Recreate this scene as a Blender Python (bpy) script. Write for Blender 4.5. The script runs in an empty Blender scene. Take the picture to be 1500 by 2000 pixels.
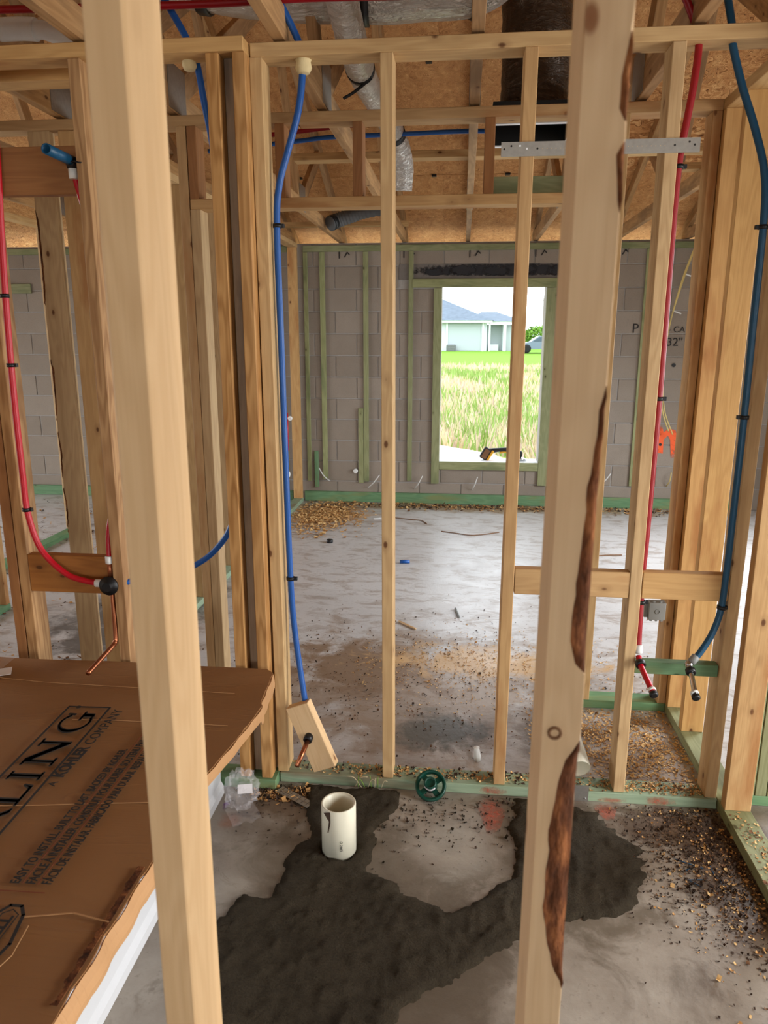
import bpy, bmesh, math, random
from mathutils import Vector, Matrix, noise
random.seed(7)
S = bpy.context.scene
COL = S.collection

# ------------------------------------------------------------------ camera
YAW, PITCH, ROLL, FPX, EYE = 5.987, 13.415, -0.06, 1433.5, 1.592
cd = bpy.data.cameras.new('camera'); cam = bpy.data.objects.new('camera', cd); COL.objects.link(cam)
cd.sensor_fit = 'HORIZONTAL'; cd.sensor_width = 36; cd.lens = 36 * FPX / 1500
cd.clip_start = 0.05; cd.clip_end = 500
cd.dof.use_dof = True; cd.dof.focus_distance = 2.9; cd.dof.aperture_fstop = 10
cam.matrix_world = (Matrix.Translation((0, 0, EYE)) @ Matrix.Rotation(math.radians(YAW), 4, 'Z')
                    @ Matrix.Rotation(math.radians(90 - PITCH), 4, 'X') @ Matrix.Rotation(math.radians(-ROLL), 4, 'Z'))
S.camera = cam

# ------------------------------------------------------------------ sky, added fill lamps, exposure
w = bpy.data.worlds.new('sky'); S.world = w; w.use_nodes = True
bg = w.node_tree.nodes['Background']; bg.inputs[0].default_value = (0.86, 0.94, 1.0, 1); bg.inputs[1].default_value = 5.5
def area(name, loc, target, sx, sy, power, col=(1, 1, 1)):
    l = bpy.data.lights.new(name, 'AREA'); l.shape = 'RECTANGLE'; l.size = sx; l.size_y = sy; l.energy = power; l.color = col; l.spread = math.radians(135)
    o = bpy.data.objects.new(name, l); COL.objects.link(o); o.location = loc
    o.rotation_euler = (Vector(target) - Vector(loc)).to_track_quat('-Z', 'Y').to_euler(); return o
area('added_fill_garage_side', (0.8, -6.5, 1.3), (0.0, -1.5, 0.0), 4.6, 2.1, 80, (1, 0.98, 0.96))  # added fill lamp behind the camera, brightens the interior
area('added_fill_right_side', (3.4, 1.0, 1.15), (0.6, 0.85, 0.0), 1.6, 2.0, 160, (1, 0.98, 0.96))  # unseen lamp added at the right to brighten the stud sides
area('added_fill_far_room', (3.3, 4.7, 1.5), (1.5, 4.5, 0.0), 1.6, 1.5, 175, (0.86, 0.93, 1.0))  # bluish lamp added out of view to lift the far floor
area('added_fill_left_rooms', (-6.4, 4.2, 1.2), (-4.2, 4.2, 0.0), 2.6, 2.0, 120, (0.93, 0.96, 1.0))  # extra lamp, unseen, added to brighten the left rooms
S.view_settings.view_transform = 'Standard'; S.view_settings.look = 'None'
S.view_settings.gamma = 1; S.view_settings.use_curve_mapping = False
S.view_settings.exposure = -0.42

# ------------------------------------------------------------------ node helpers and materials
def lin(r, g, b):
    f = lambda c: (c / 255 / 12.92) if c / 255 <= 0.04045 else ((c / 255 + 0.055) / 1.055) ** 2.4
    return (f(r), f(g), f(b), 1)
class NB:
    def __init__(s, name):
        s.m = bpy.data.materials.new(name); s.m.use_nodes = True; s.t = s.m.node_tree
        s.b = s.t.nodes['Principled BSDF']; s.out = s.t.nodes['Material Output']
    def n(s, typ, ins=None, **props):
        nd = s.t.nodes.new('ShaderNode' + typ)
        for k, v in props.items(): setattr(nd, k, v)
        for k, v in (ins or {}).items(): s.put(nd.inputs[k], v)
        return nd
    def put(s, sock, v):
        if isinstance(v, bpy.types.NodeSocket): s.t.links.new(v, sock)
        else: sock.default_value = v
    def set(s, **kw):
        for k, v in kw.items(): s.put(s.b.inputs[k.replace('_', ' ')], v)
    def obj(s): return s.n('TexCoord').outputs['Object']
    def math(s, op, a, b=0.0, c=0.0, clamp=False):
        nd = s.n('Math', {0: a, 1: b, 2: c}, operation=op); nd.use_clamp = clamp; return nd.outputs[0]
    def vscale(s, v, sc, loc=(0, 0, 0)):
        return s.n('Mapping', {'Vector': v, 'Location': loc, 'Scale': sc}).outputs[0]
    def noise(s, v, scale, detail=4, rough=0.55, dist=0.0):
        return s.n('TexNoise', {'Vector': v, 'Scale': scale, 'Detail': detail, 'Roughness': rough, 'Distortion': dist}).outputs[0]
    def ramp(s, f, stops):
        r = s.n('ValToRGB', {0: f}); e = r.color_ramp.elements
        while len(e) < len(stops): e.new(0.5)
        for i, (p, c) in enumerate(stops): e[i].position = p; e[i].color = c if not isinstance(c, (int, float)) else (c, c, c, 1)
        return r.outputs[0]
    def mix(s, f, a, b, mode='MIX'):
        nd = s.n('Mix', data_type='RGBA', blend_type=mode)
        s.put(nd.inputs[0], f); s.put(nd.inputs[6], a); s.put(nd.inputs[7], b); return nd.outputs[2]
    def bump(s, h, strength=0.3, dist=0.01):
        s.put(s.b.inputs['Normal'], s.n('Bump', {'Height': h, 'Strength': strength, 'Distance': dist}).outputs[0])
M = {}
def plain(name, rgb, rough=0.5, metal=0.0, nz=0.08, scale=30, bump=0.0, spec=0.4):
    b = NB(name); v = b.obj(); f = b.noise(v, scale, 4)
    c = lin(*rgb); d = tuple(x * (1 - nz * 2.2) for x in c[:3]) + (1,)
    b.set(Base_Color=b.mix(f, c, d), Roughness=rough, Metallic=metal, Specular_IOR_Level=spec)
    if bump: b.bump(f, bump)
    M[name] = b.m; return b
def wood(name, light, dark, knot=(92, 55, 28), ring=0.5, rough=0.62, blotch=0.35, stain=None, knots=True):
    b = NB(name); oi = b.n('ObjectInfo').outputs['Random']
    off = b.n('CombineXYZ', {0: b.math('MULTIPLY', oi, 7.3), 1: b.math('MULTIPLY', oi, 3.1), 2: b.math('MULTIPLY', oi, 19.0)}).outputs[0]
    v = b.n('VectorMath', {0: b.obj(), 1: off}, operation='ADD').outputs[0]
    warp = b.noise(b.vscale(v, (5, 5, 0.9)), 1.0, 3)
    ringf = b.math('SINE', b.math('MULTIPLY', b.math('ADD', b.math('MULTIPLY', warp, 6.0), b.noise(b.vscale(v, (30, 30, 0.35)), 1.0, 2)), 16.0))
    ringf = b.math('MULTIPLY_ADD', ringf, 0.5, 0.5)
    fib = b.noise(b.vscale(v, (230, 230, 5)), 1.0, 3)
    bl = b.noise(b.vscale(v, (7, 7, 1.4)), 1.0, 3)
    f = b.math('ADD', b.math('MULTIPLY', ringf, ring * 0.55), b.math('MULTIPLY', fib, 0.42))
    f = b.math('ADD', f, b.math('MULTIPLY', b.math('SUBTRACT', bl, 0.5), blotch * 2.0), clamp=True)
    col = b.mix(f, lin(*light), lin(*dark))
    col = b.mix(0.25, col, b.n('HueSaturation', {'Hue': 0.5, 'Saturation': b.math('MULTIPLY_ADD', oi, 0.5, 0.75), 'Value': b.math('MULTIPLY_ADD', oi, 0.8, 0.6), 'Color': col}).outputs[0])
    if knots:
        vo = b.n('TexVoronoi', {'Vector': b.vscale(v, (15, 15, 8.5)), 'Scale': 1.0, 'Randomness': 1.0})
        pres = b.math('GREATER_THAN', b.n('SeparateColor', {0: vo.outputs['Color']}).outputs[0], 0.62)
        k = b.math('MULTIPLY', b.ramp(vo.outputs['Distance'], [(0.0, 1.0), (0.075, 0.9), (0.125, 0.0)]), pres)
        halo = b.math('MULTIPLY', b.ramp(vo.outputs['Distance'], [(0.08, 0.4), (0.3, 0.0)]), pres)
        col = b.mix(halo, col, lin(*[int(x * 0.55 + y * 0.45) for x, y in zip(dark, knot)]))
        col = b.mix(k, col, lin(*knot))
    if stain:
        sf = b.ramp(b.noise(b.vscale(v, (9, 9, 2.2)), 1.0, 4), [(0.52, 0.0), (0.66, 0.7)])
        col = b.mix(sf, col, lin(*stain))
    b.set(Base_Color=col, Roughness=rough, Specular_IOR_Level=0.25)
    b.bump(b.math('ADD', fib, b.math('MULTIPLY', ringf, 0.4)), 0.18, 0.002)
    M[name] = b.m
wood('pine_pale', (220, 188, 146), (192, 154, 110), knot=(130, 84, 50), ring=0.35, blotch=0.15)
wood('pine', (202, 170, 124), (158, 122, 80), ring=0.5)
wood('pine_grain', (188, 146, 98), (136, 94, 54), ring=0.95, knots=False)
wood('pine_warm', (200, 162, 112), (158, 118, 74), ring=0.4, stain=(160, 106, 60))
wood('pine_grey', (150, 128, 106), (112, 90, 70), ring=0.3, stain=(80, 66, 56), knots=False)
wood('pine_brown', (164, 112, 64), (124, 78, 42), ring=0.5, blotch=0.4)
wood('pine_truss', (190, 152, 108), (132, 96, 62), ring=0.5, stain=(120, 92, 66))
wood('treated', (150, 152, 112), (116, 118, 78), knot=(70, 64, 36), ring=0.6, stain=(104, 112, 76))
wood('treated_green', (112, 146, 106), (76, 110, 76), knot=(50, 66, 40), ring=0.6, stain=(128, 128, 80))
wood('treated_pale', (160, 178, 148), (116, 140, 112), knot=(60, 66, 50), ring=0.6, stain=(128, 108, 84))
def osb():
    b = NB('osb'); v = b.obj(); oi = b.n('ObjectInfo').outputs['Random']
    v = b.n('VectorMath', {0: v, 1: b.n('CombineXYZ', {0: b.math('MULTIPLY', oi, 9.0)}).outputs[0]}, operation='ADD').outputs[0]
    vr = b.n('VectorRotate', {'Vector': v, 'Angle': b.math('MULTIPLY', b.noise(v, 9, 2), 5.0)}, rotation_type='Z_AXIS').outputs[0]
    a = b.noise(b.vscale(vr, (6, 46, 6)), 1.6, 5, 0.65)
    c = b.noise(b.vscale(v, (9, 40, 9)), 1.3, 4, 0.6, 1.5)
    vo = b.n('TexVoronoi', {'Vector': b.vscale(vr, (7, 34, 7)), 'Scale': 1.0})
    fl = b.n('SeparateColor', {0: vo.outputs['Color']}).outputs[0]
    f = b.math('ADD', b.math('MULTIPLY', a, 0.5), b.math('ADD', b.math('MULTIPLY', c, 0.3), b.math('MULTIPLY', fl, 0.3)))
    col = b.ramp(f, [(0.34, lin(96, 58, 30)), (0.47, lin(186, 128, 76)), (0.6, lin(212, 156, 100)), (0.78, lin(240, 200, 142))])
    b.set(Base_Color=col, Roughness=0.7, Specular_IOR_Level=0.2); b.bump(f, 0.3, 0.003); M['osb'] = b.m
osb()
def slab():
    b = NB('concrete_slab'); v = b.obj(); sep = b.n('SeparateXYZ', {0: v}); Y = sep.outputs[1]; X = sep.outputs[0]
    n1 = b.noise(v, 1.3, 8, 0.62); n2 = b.noise(v, 5, 7, 0.65, 0.6); n3 = b.noise(v, 55, 5, 0.6)
    scr = b.noise(b.n('VectorRotate', {'Vector': b.vscale(v, (2.4, 5.0, 1)), 'Angle': 0.5}, rotation_type='Z_AXIS').outputs[0], 2.2, 6, 0.7, 0.8)
    far = b.mix(n1, lin(206, 204, 202), lin(172, 167, 163))  # paler far slab: part staining, part reflected daylight put into the colour
    far = b.mix(b.ramp(scr, [(0.5, 0.0), (0.62, 0.55)]), far, lin(132, 112, 94))
    near = b.mix(b.ramp(n1, [(0.35, 0.0), (0.62, 1.0)]), lin(176, 168, 156), lin(112, 100, 88))
    near = b.mix(b.ramp(n2, [(0.5, 0.0), (0.72, 0.7)]), near, lin(86, 73, 60))
    room = b.math('MULTIPLY_ADD', b.math('ADD', Y, b.math('MULTIPLY', b.math('SUBTRACT', n2, 0.5), 0.5)), 4.0, -9.3, clamp=True)
    col = b.mix(room, near, far)
    def blob(cx, cy, rx, ry, color, amt, nz=n2, lo=0.45):
        nonlocal col
        d = b.math('SQRT', b.math('ADD', b.math('POWER', b.math('DIVIDE', b.math('SUBTRACT', X, cx), rx), 2.0), b.math('POWER', b.math('DIVIDE', b.math('SUBTRACT', Y, cy), ry), 2.0)))
        f = b.math('ADD', b.math('SUBTRACT', 1.0, d), b.math('MULTIPLY', b.math('SUBTRACT', nz, lo), 2.6))
        col = b.mix(b.math('MULTIPLY', b.ramp(f, [(0.15, 0.0), (0.6, 1.0)]), amt), col, lin(*color))
    blob(-0.15, 3.15, 1.1, 0.8, (142, 118, 94), 0.75)
    blob(-0.45, 3.35, 0.5, 0.35, (120, 94, 70), 0.8)
    blob(0.15, 3.45, 0.6, 0.22, (206, 166, 112), 0.8)
    blob(-0.05, 2.78, 0.2, 0.2, (84, 80, 68), 0.9)
    blob(0.4, 2.75, 0.2, 0.25, (110, 100, 92), 0.7)
    blob(-1.25, 6.5, 0.5, 0.45, (196, 152, 96), 0.8)
    blob(0.3, 6.9, 2.6, 0.22, (148, 124, 96), 0.9)
    blob(-0.30, 1.75, 0.50, 0.62, (98, 88, 74), 0.75)
    blob(0.38, 2.05, 0.34, 0.42, (98, 88, 74), 0.75)
    blob(-0.15, 1.55, 0.5, 0.35, (92, 82, 70), 0.6)
    blob(0.0, 2.05, 0.16, 0.14, (176, 170, 158), 0.6)
    blob(0.9, 2.0, 0.26, 0.5, (84, 64, 48), 0.85)
    blob(0.72, 2.25, 0.3, 0.14, (78, 60, 46), 0.85)
    blob(-0.55, 2.22, 0.3, 0.12, (88, 70, 54), 0.8)
    blob(-1.9, 4.0, 0.5, 1.0, (60, 54, 48), 0.8)
    blob(0.72, 2.6, 0.35, 0.35, (140, 120, 104), 0.6)
    sp = b.ramp(n3, [(0.6, 0.0), (0.72, 0.5)])
    col = b.mix(sp, col, lin(92, 80, 68))
    b.set(Base_Color=col, Roughness=b.math('MULTIPLY_ADD', n2, 0.5, 0.12), Specular_IOR_Level=0.45)
    b.bump(b.math('ADD', n2, b.math('MULTIPLY', n3, 0.6)), 0.25, 0.006); M['concrete_slab'] = b.m
slab()
def block():
    b = NB('concrete_block'); v = b.obj(); oi = b.n('ObjectInfo').outputs['Random']
    v = b.n('VectorMath', {0: v, 1: b.n('CombineXYZ', {0: b.math('MULTIPLY', oi, 30.0), 2: b.math('MULTIPLY', oi, 17.0)}).outputs[0]}, operation='ADD').outputs[0]
    n1 = b.noise(v, 8, 5); n3 = b.noise(v, 160, 3)
    col = b.mix(b.math('ADD', b.math('MULTIPLY', n1, 0.6), b.math('MULTIPLY', oi, 0.5)), lin(156, 144, 131), lin(134, 122, 109))
    col = b.mix(b.ramp(n3, [(0.56, 0.0), (0.7, 0.35)]), col, lin(96, 90, 84))
    b.set(Base_Color=col, Roughness=0.92, Specular_IOR_Level=0.15); b.bump(n3, 0.5, 0.004); M['concrete_block'] = b.m
block()
plain('mortar_joint', (166, 160, 153), 0.95, nz=0.12, scale=40, bump=0.3)
def mortar():
    b = NB('wet_mortar'); v = b.obj(); n1 = b.noise(v, 7, 6); n3 = b.noise(v, 150, 5, 0.75)
    col = b.mix(n1, lin(84, 74, 58), lin(46, 39, 29)); col = b.mix(b.ramp(n3, [(0.45, 0.0), (0.7, 0.7)]), col, lin(44, 38, 30))
    b.set(Base_Color=col, Roughness=0.85, Specular_IOR_Level=0.12); b.bump(n3, 1.0, 0.009); M['wet_mortar'] = b.m
mortar()
def cardboard(name, c1, c2, flute=True):
    b = NB(name); v = b.obj(); n1 = b.noise(v, 3, 4); s = b.math('SINE', b.math('MULTIPLY', b.n('SeparateXYZ', {0: v}).outputs[1], 700.0))
    cr = b.ramp(b.noise(b.vscale(v, (1.0, 7.0, 1.0), (3, 1, 0)), 1.1, 3, 0.5, 1.2), [(0.49, 0.0), (0.505, 1.0), (0.52, 0.0)])
    b.set(Base_Color=b.mix(n1, lin(*c1), lin(*c2)), Roughness=0.7, Specular_IOR_Level=0.25)
    b.bump(b.math('ADD', b.math('MULTIPLY', s, 0.03 if flute else 0), b.math('ADD', b.math('MULTIPLY', cr, 0.5), b.math('MULTIPLY', n1, 1.5))), 0.3, 0.005); M[name] = b.m
cardboard('cardboard', (150, 108, 68), (130, 90, 54)); cardboard('cardboard_edge', (190, 148, 104), (164, 120, 78))
def bark():
    b = NB('bark'); v = b.obj(); n1 = b.noise(b.vscale(v, (40, 40, 14)), 1.0, 6, 0.7); n2 = b.noise(b.vscale(v, (90, 90, 30)), 1.0, 4)
    col = b.ramp(n1, [(0.3, lin(40, 24, 16)), (0.5, lin(92, 54, 32)), (0.66, lin(140, 88, 52)), (0.8, lin(180, 128, 82))])
    b.set(Base_Color=col, Roughness=0.9, Specular_IOR_Level=0.1); b.bump(b.math('ADD', n1, n2), 0.9, 0.006); M['bark'] = b.m
bark()
def foil():
    b = NB('foil_jacket'); v = b.obj(); n = b.noise(b.vscale(v, (14, 40, 40)), 1.0, 4, 0.6, 2.0)
    n2 = b.noise(v, 18, 3)
    b.set(Base_Color=lin(222, 216, 208), Metallic=0.6, Roughness=0.34); b.bump(b.math('ADD', n, b.math('MULTIPLY', n2, 0.9)), 1.0, 0.035); M['foil_jacket'] = b.m
    b = NB('dark_film'); v = b.obj(); n = b.noise(b.vscale(v, (16, 16, 42)), 1.0, 4, 0.6, 2.0)
    b.set(Base_Color=lin(96, 78, 62), Metallic=0.6, Roughness=0.28); b.bump(n, 1.0, 0.05); M['dark_film'] = b.m
foil()
def galv():
    b = NB('galvanised'); v = b.obj(); n = b.noise(v, 60, 3)
    b.set(Base_Color=b.mix(n, lin(168, 164, 156), lin(140, 136, 130)), Metallic=0.75, Roughness=0.45); M['galvanised'] = b.m
galv()
plain('pipe_blue', (22, 84, 160), 0.4); plain('pipe_blue_dark', (20, 78, 112), 0.4); plain('pipe_red', (186, 14, 34), 0.4); plain('pipe_red_dark', (150, 10, 22), 0.42)
plain('black_plastic', (20, 20, 22), 0.45); plain('white_plastic', (228, 228, 224), 0.4); plain('grey_plastic', (140, 142, 140), 0.5)
plain('pvc_cream', (224, 218, 196), 0.35, nz=0.04); plain('copper', (176, 108, 74), 0.35, 0.9); plain('chrome', (196, 198, 200), 0.22, 1.0)
plain('foam', (226, 206, 158), 0.85, nz=0.1, bump=0.4); plain('green_plastic', (10, 66, 52), 0.38); plain('label_white', (226, 220, 220), 0.6)
plain('tub_white', (206, 208, 211), 0.25, nz=0.02); plain('ink', (34, 30, 28), 0.7, nz=0.02); plain('ink_red', (120, 52, 30), 0.7, nz=0.02)
plain('tar', (38, 37, 38), 0.8, nz=0.3, bump=0.3); plain('lintel', (128, 120, 113), 0.9, nz=0.2, scale=14, bump=0.2)
plain('chip_light', (230, 190, 128), 0.8, nz=0.1); plain('chip_mid', (198, 150, 92), 0.8, nz=0.1); plain('chip_dark', (120, 84, 54), 0.85)
plain('dirt', (74, 54, 40), 0.95, nz=0.3, bump=0.3); plain('cable_yellow', (214, 190, 118), 0.45)
plain('duct_black', (16, 16, 17), 0.6); plain('boot_grey', (92, 94, 96), 0.5); plain('yellow_plastic', (228, 164, 34), 0.45); plain('ladder_red', (206, 56, 34), 0.4)
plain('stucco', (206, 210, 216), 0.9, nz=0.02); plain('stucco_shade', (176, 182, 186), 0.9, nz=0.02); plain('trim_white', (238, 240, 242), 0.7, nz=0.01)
plain('shingle', (112, 124, 138), 0.9, nz=0.25, scale=3); plain('car_paint', (112, 124, 140), 0.2, 0.3); plain('car_glass', (60, 78, 92), 0.08); plain('tyre', (24, 24, 26), 0.8)
plain('leaf_bright', (132, 176, 62), 0.7, nz=0.2, scale=4); plain('pole_wood', (124, 116, 108), 0.9); plain('walk', (222, 218, 206), 0.9)
plain('sand', (226, 216, 200), 0.95, nz=0.25, scale=6, bump=0.5); plain('blade_green', (150, 178, 92), 0.8, nz=0.15); plain('blade_straw', (216, 198, 160), 0.85, nz=0.08); plain('blade_pink', (204, 180, 164), 0.85, nz=0.1)
plain('cap_dark', (30, 30, 34), 0.5)
def ground_mat():
    b = NB('field_ground'); v = b.obj(); Y = b.n('SeparateXYZ', {0: v}).outputs[1]
    n1 = b.noise(v, 0.7, 6, 0.65); n2 = b.noise(v, 9, 4)
    fld = b.mix(b.ramp(n1, [(0.4, 0.0), (0.6, 1.0)]), lin(190, 172, 140), lin(150, 166, 92)); fld = b.mix(b.ramp(n2, [(0.5, 0.0), (0.7, 0.5)]), fld, lin(120, 128, 66))
    lawn = b.mix(n2, lin(124, 160, 60), lin(98, 136, 46))
    fld = b.mix(b.math('LESS_THAN', b.math('ADD', Y, b.math('MULTIPLY', n1, 2.0)), 11.5), fld, lin(232, 224, 210))  # pale sandy strip by the house, added to bounce light under the eave
    b.set(Base_Color=b.mix(b.math('GREATER_THAN', Y, 40.2), fld, lawn), Roughness=0.95, Specular_IOR_Level=0.1); M['field_ground'] = b.m
ground_mat()
def spray(name, rgb, hard=0.5, scale=16, soft=.12, top=1.0):
    b = NB(name); v = b.obj(); n = b.noise(v, scale, 5, 0.7)
    tr = b.n('BsdfTransparent').outputs[0]; b.set(Base_Color=lin(*rgb), Roughness=0.8)
    g = b.n('VectorMath', {0: b.n('VectorMath', {0: b.n('TexCoord').outputs['Generated'], 1: (1, 1, 0)}, operation='MULTIPLY').outputs[0], 1: (.5, .5, 0)}, operation='DISTANCE').outputs['Value']
    n = b.math('ADD', n, b.math('MULTIPLY', b.math('POWER', g, 2.0), 1.3))
    mx = b.n('MixShader', {0: b.ramp(n, [(hard - soft, top), (hard + 0.1, 0.0)]), 1: tr, 2: b.b.outputs[0]})
    b.t.links.new(mx.outputs[0], b.out.inputs[0]); M[name] = b.m
spray('spray_orange', (240, 98, 48), 0.98, 40, .3); spray('spray_red', (190, 92, 66), 0.70, 60, .35, .75); spray('spray_faint', (200, 110, 70), 0.66, 30, .4, .45); spray('tar_smear', (34, 33, 36), 0.78, 22); spray('spray_purple', (110, 60, 130), 0.5)
def clear():
    b = NB('clear_film'); b.set(Base_Color=(0.95, 0.93, 0.96, 1), Roughness=0.08, IOR=1.3, Alpha=0.13, Specular_IOR_Level=0.9); M['clear_film'] = b.m
clear()

# ------------------------------------------------------------------ geometry helpers
def link(o, parent=None):
    COL.objects.link(o)
    if parent is not None:
        mw = o.matrix_basis.copy(); o.parent = parent
        p = parent; inv = Matrix.Identity(4)
        while p is not None: inv = inv @ p.matrix_basis.inverted() if p.parent is None else inv @ p.matrix_basis.inverted(); p = p.parent
        o.matrix_basis = world_inv(parent) @ mw
    return o
def world_of(o):
    return (world_of(o.parent) if o.parent else Matrix.Identity(4)) @ o.matrix_basis
def world_inv(o): return world_of(o).inverted()
def thing(name, label, cat, loc=(0, 0, 0), group=None):
    o = bpy.data.objects.new(name, None); o.location = loc; o.empty_display_size = 0.1
    COL.objects.link(o); o['label'] = label; o['category'] = cat
    if group: o['group'] = group
    elif name in GROUPS: o['group'] = GROUPS[name]
    if name == 'stud_framing': o['kind'] = 'thing'
    return o
GROUPS = {'stud_framing': 'open stud partitions', 'water_pipe': 'water supply pipes', 'roof_brace': 'roof braces'}
def tag(o, label, cat, group=None):
    o['label'] = label; o['category'] = cat
    if group: o['group'] = group
    return o
def newobj(name, me, mat, parent=None, mw=None, label=None, kind=None, smooth=False):
    o = bpy.data.objects.new(name, me)
    if mat is not None and not me.materials:
        for m_ in (mat if isinstance(mat, (list, tuple)) else [mat]): me.materials.append(M[m_])
    if smooth:
        for p in me.polygons: p.use_smooth = True
    if mw is not None: o.matrix_basis = mw
    link(o, parent)
    if label: o['label'] = label
    if kind: o['kind'] = kind
    return o
CACHE = {}
def boxmesh(dx, dy, dz, mat, bev=0.002):
    k = (round(dx, 4), round(dy, 4), round(dz, 4), mat, bev)
    if k in CACHE: return CACHE[k]
    bm = bmesh.new(); bmesh.ops.create_cube(bm, size=1); bmesh.ops.scale(bm, vec=(dx, dy, dz), verts=bm.verts)
    if bev: bmesh.ops.bevel(bm, geom=bm.edges[:], offset=min(bev, dx * .3, dy * .3, dz * .3), segments=1, affect='EDGES')
    me = bpy.data.meshes.new('box'); bm.to_mesh(me); bm.free(); me.materials.append(M[mat]); CACHE[k] = me; return me
def board(parent, name, p0, p1, wd, th, xdir, mat, label=None, bev=0.002):
    p0, p1 = Vector(p0), Vector(p1); z = (p1 - p0); L = z.length; z.normalize()
    x = Vector(xdir); x = (x - z * x.dot(z)).normalized(); y = z.cross(x)
    R = Matrix((x, y, z)).transposed().to_4x4()
    return newobj(name, boxmesh(wd, th, L, mat, bev), None, parent, Matrix.Translation((p0 + p1) / 2) @ R, label)
def box(parent, name, x0, x1, y0, y1, z0, z1, mat, axis=None, label=None, bev=0.002):
    d = (x1 - x0, y1 - y0, z1 - z0); c = ((x0 + x1) / 2, (y0 + y1) / 2, (z0 + z1) / 2)
    if axis is None: axis = max(range(3), key=lambda i: d[i])
    if axis == 2: return board(parent, name, (c[0], c[1], z0), (c[0], c[1], z1), d[0], d[1], (1, 0, 0), mat, label, bev)
    if axis == 0: return board(parent, name, (x0, c[1], c[2]), (x1, c[1], c[2]), d[1], d[2], (0, 1, 0), mat, label, bev)
    return board(parent, name, (c[0], y0, c[2]), (c[0], y1, c[2]), d[0], d[2], (1, 0, 0), mat, label, bev)
def spline(pts, n=8):
    P = [Vector(p) for p in pts]; out = []
    if len(P) == 2: return P
    for i in range(len(P) - 1):
        a = P[max(i - 1, 0)]; b_ = P[i]; c = P[i + 1]; d = P[min(i + 2, len(P) - 1)]
        for k in range(n):
            t = k / n; out.append(0.5 * ((2 * b_) + (c - a) * t + (2 * a - 5 * b_ + 4 * c - d) * t * t + (3 * b_ - a - 3 * c + d) * t ** 3))
    out.append(P[-1]); return out
def tube(parent, name, pts, r, mat, seg=12, n=8, label=None, caps=True, rfun=None, straight=False, smooth=True):
    P = [Vector(p) for p in pts] if straight else spline(pts, n)
    base = P[0].copy(); vs = []; fs = []; ref = None
    for i, p in enumerate(P):
        t = (P[min(i + 1, len(P) - 1)] - P[max(i - 1, 0)]).normalized()
        if ref is None: ref = Vector((0, 0, 1)) if abs(t.z) < 0.9 else Vector((1, 0, 0))
        u = (ref - t * ref.dot(t)).normalized(); ref = u; v = t.cross(u)
        rr = r if rfun is None else rfun(i / max(1, len(P) - 1), i)
        for k in range(seg):
            a = 2 * math.pi * k / seg; vs.append(p - base + (u * math.cos(a) + v * math.sin(a)) * rr)
    for i in range(len(P) - 1):
        for k in range(seg):
            fs.append((i * seg + k, i * seg + (k + 1) % seg, (i + 1) * seg + (k + 1) % seg, (i + 1) * seg + k))
    if caps: fs.append(tuple(range(seg - 1, -1, -1))); fs.append(tuple((len(P) - 1) * seg + k for k in range(seg)))
    me = bpy.data.meshes.new(name); me.from_pydata([tuple(v) for v in vs], [], fs)
    return newobj(name, me, mat, parent, Matrix.Translation(base), label, smooth=smooth)
def lathe(parent, name, prof, base, axis, mat, seg=24, label=None, closed=False, smooth=True):
    ax = Vector(axis).normalized(); q = ax.to_track_quat('Z', 'Y').to_matrix().to_4x4()
    vs = []; fs = []; n = len(prof)
    for k in range(seg):
        a = 2 * math.pi * k / seg
        for r, h in prof: vs.append((r * math.cos(a), r * math.sin(a), h))
    for k in range(seg):
        k2 = (k + 1) % seg
        for i in range(n if closed else n - 1):
            j = (i + 1) % n; fs.append((k * n + i, k2 * n + i, k2 * n + j, k * n + j))
    if not closed:
        if prof[0][0] > 1e-6: fs.append(tuple(k * n for k in range(seg - 1, -1, -1)))
        if prof[-1][0] > 1e-6: fs.append(tuple(k * n + n - 1 for k in range(seg)))
    me = bpy.data.meshes.new(name); me.from_pydata(vs, [], fs)
    bm = bmesh.new(); bm.from_mesh(me); bmesh.ops.remove_doubles(bm, verts=bm.verts, dist=1e-6); bmesh.ops.recalc_face_normals(bm, faces=bm.faces); bm.to_mesh(me); bm.free()
    o = newobj(name, me, mat, parent, Matrix.Translation(base) @ q, label)
    if smooth:
        for p in me.polygons: p.use_smooth = len(p.vertices) == 4
    return o
def prism(parent, name, poly, depth, mw, mat, label=None):
    """polygon in local xy extruded along local z"""
    n = len(poly); vs = [(x, y, 0) for x, y in poly] + [(x, y, depth) for x, y in poly]
    fs = [tuple(range(n - 1, -1, -1)), tuple(range(n, 2 * n))] + [(i, (i + 1) % n, n + (i + 1) % n, n + i) for i in range(n)]
    me = bpy.data.meshes.new(name); me.from_pydata(vs, [], fs)
    bm = bmesh.new(); bm.from_mesh(me); bmesh.ops.recalc_face_normals(bm, faces=bm.faces); bm.to_mesh(me); bm.free()
    return newobj(name, me, mat, parent, mw, label)
def multi(parent, name, shapes, mw, mat, label=None, kind=None):
    """several flat polygons (each list of xy) extruded by d, one mesh: printed lettering"""
    vs = []; fs = []
    for poly, d in shapes:
        b0 = len(vs); n = len(poly); vs += [(x, y, 0) for x, y in poly] + [(x, y, d) for x, y in poly]
        fs += [tuple(b0 + n + i for i in range(n))] + [(b0 + i, b0 + (i + 1) % n, b0 + n + (i + 1) % n, b0 + n + i) for i in range(n)]
    me = bpy.data.meshes.new(name); me.from_pydata(vs, [], fs)
    return newobj(name, me, mat, parent, mw, label, kind)
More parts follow.
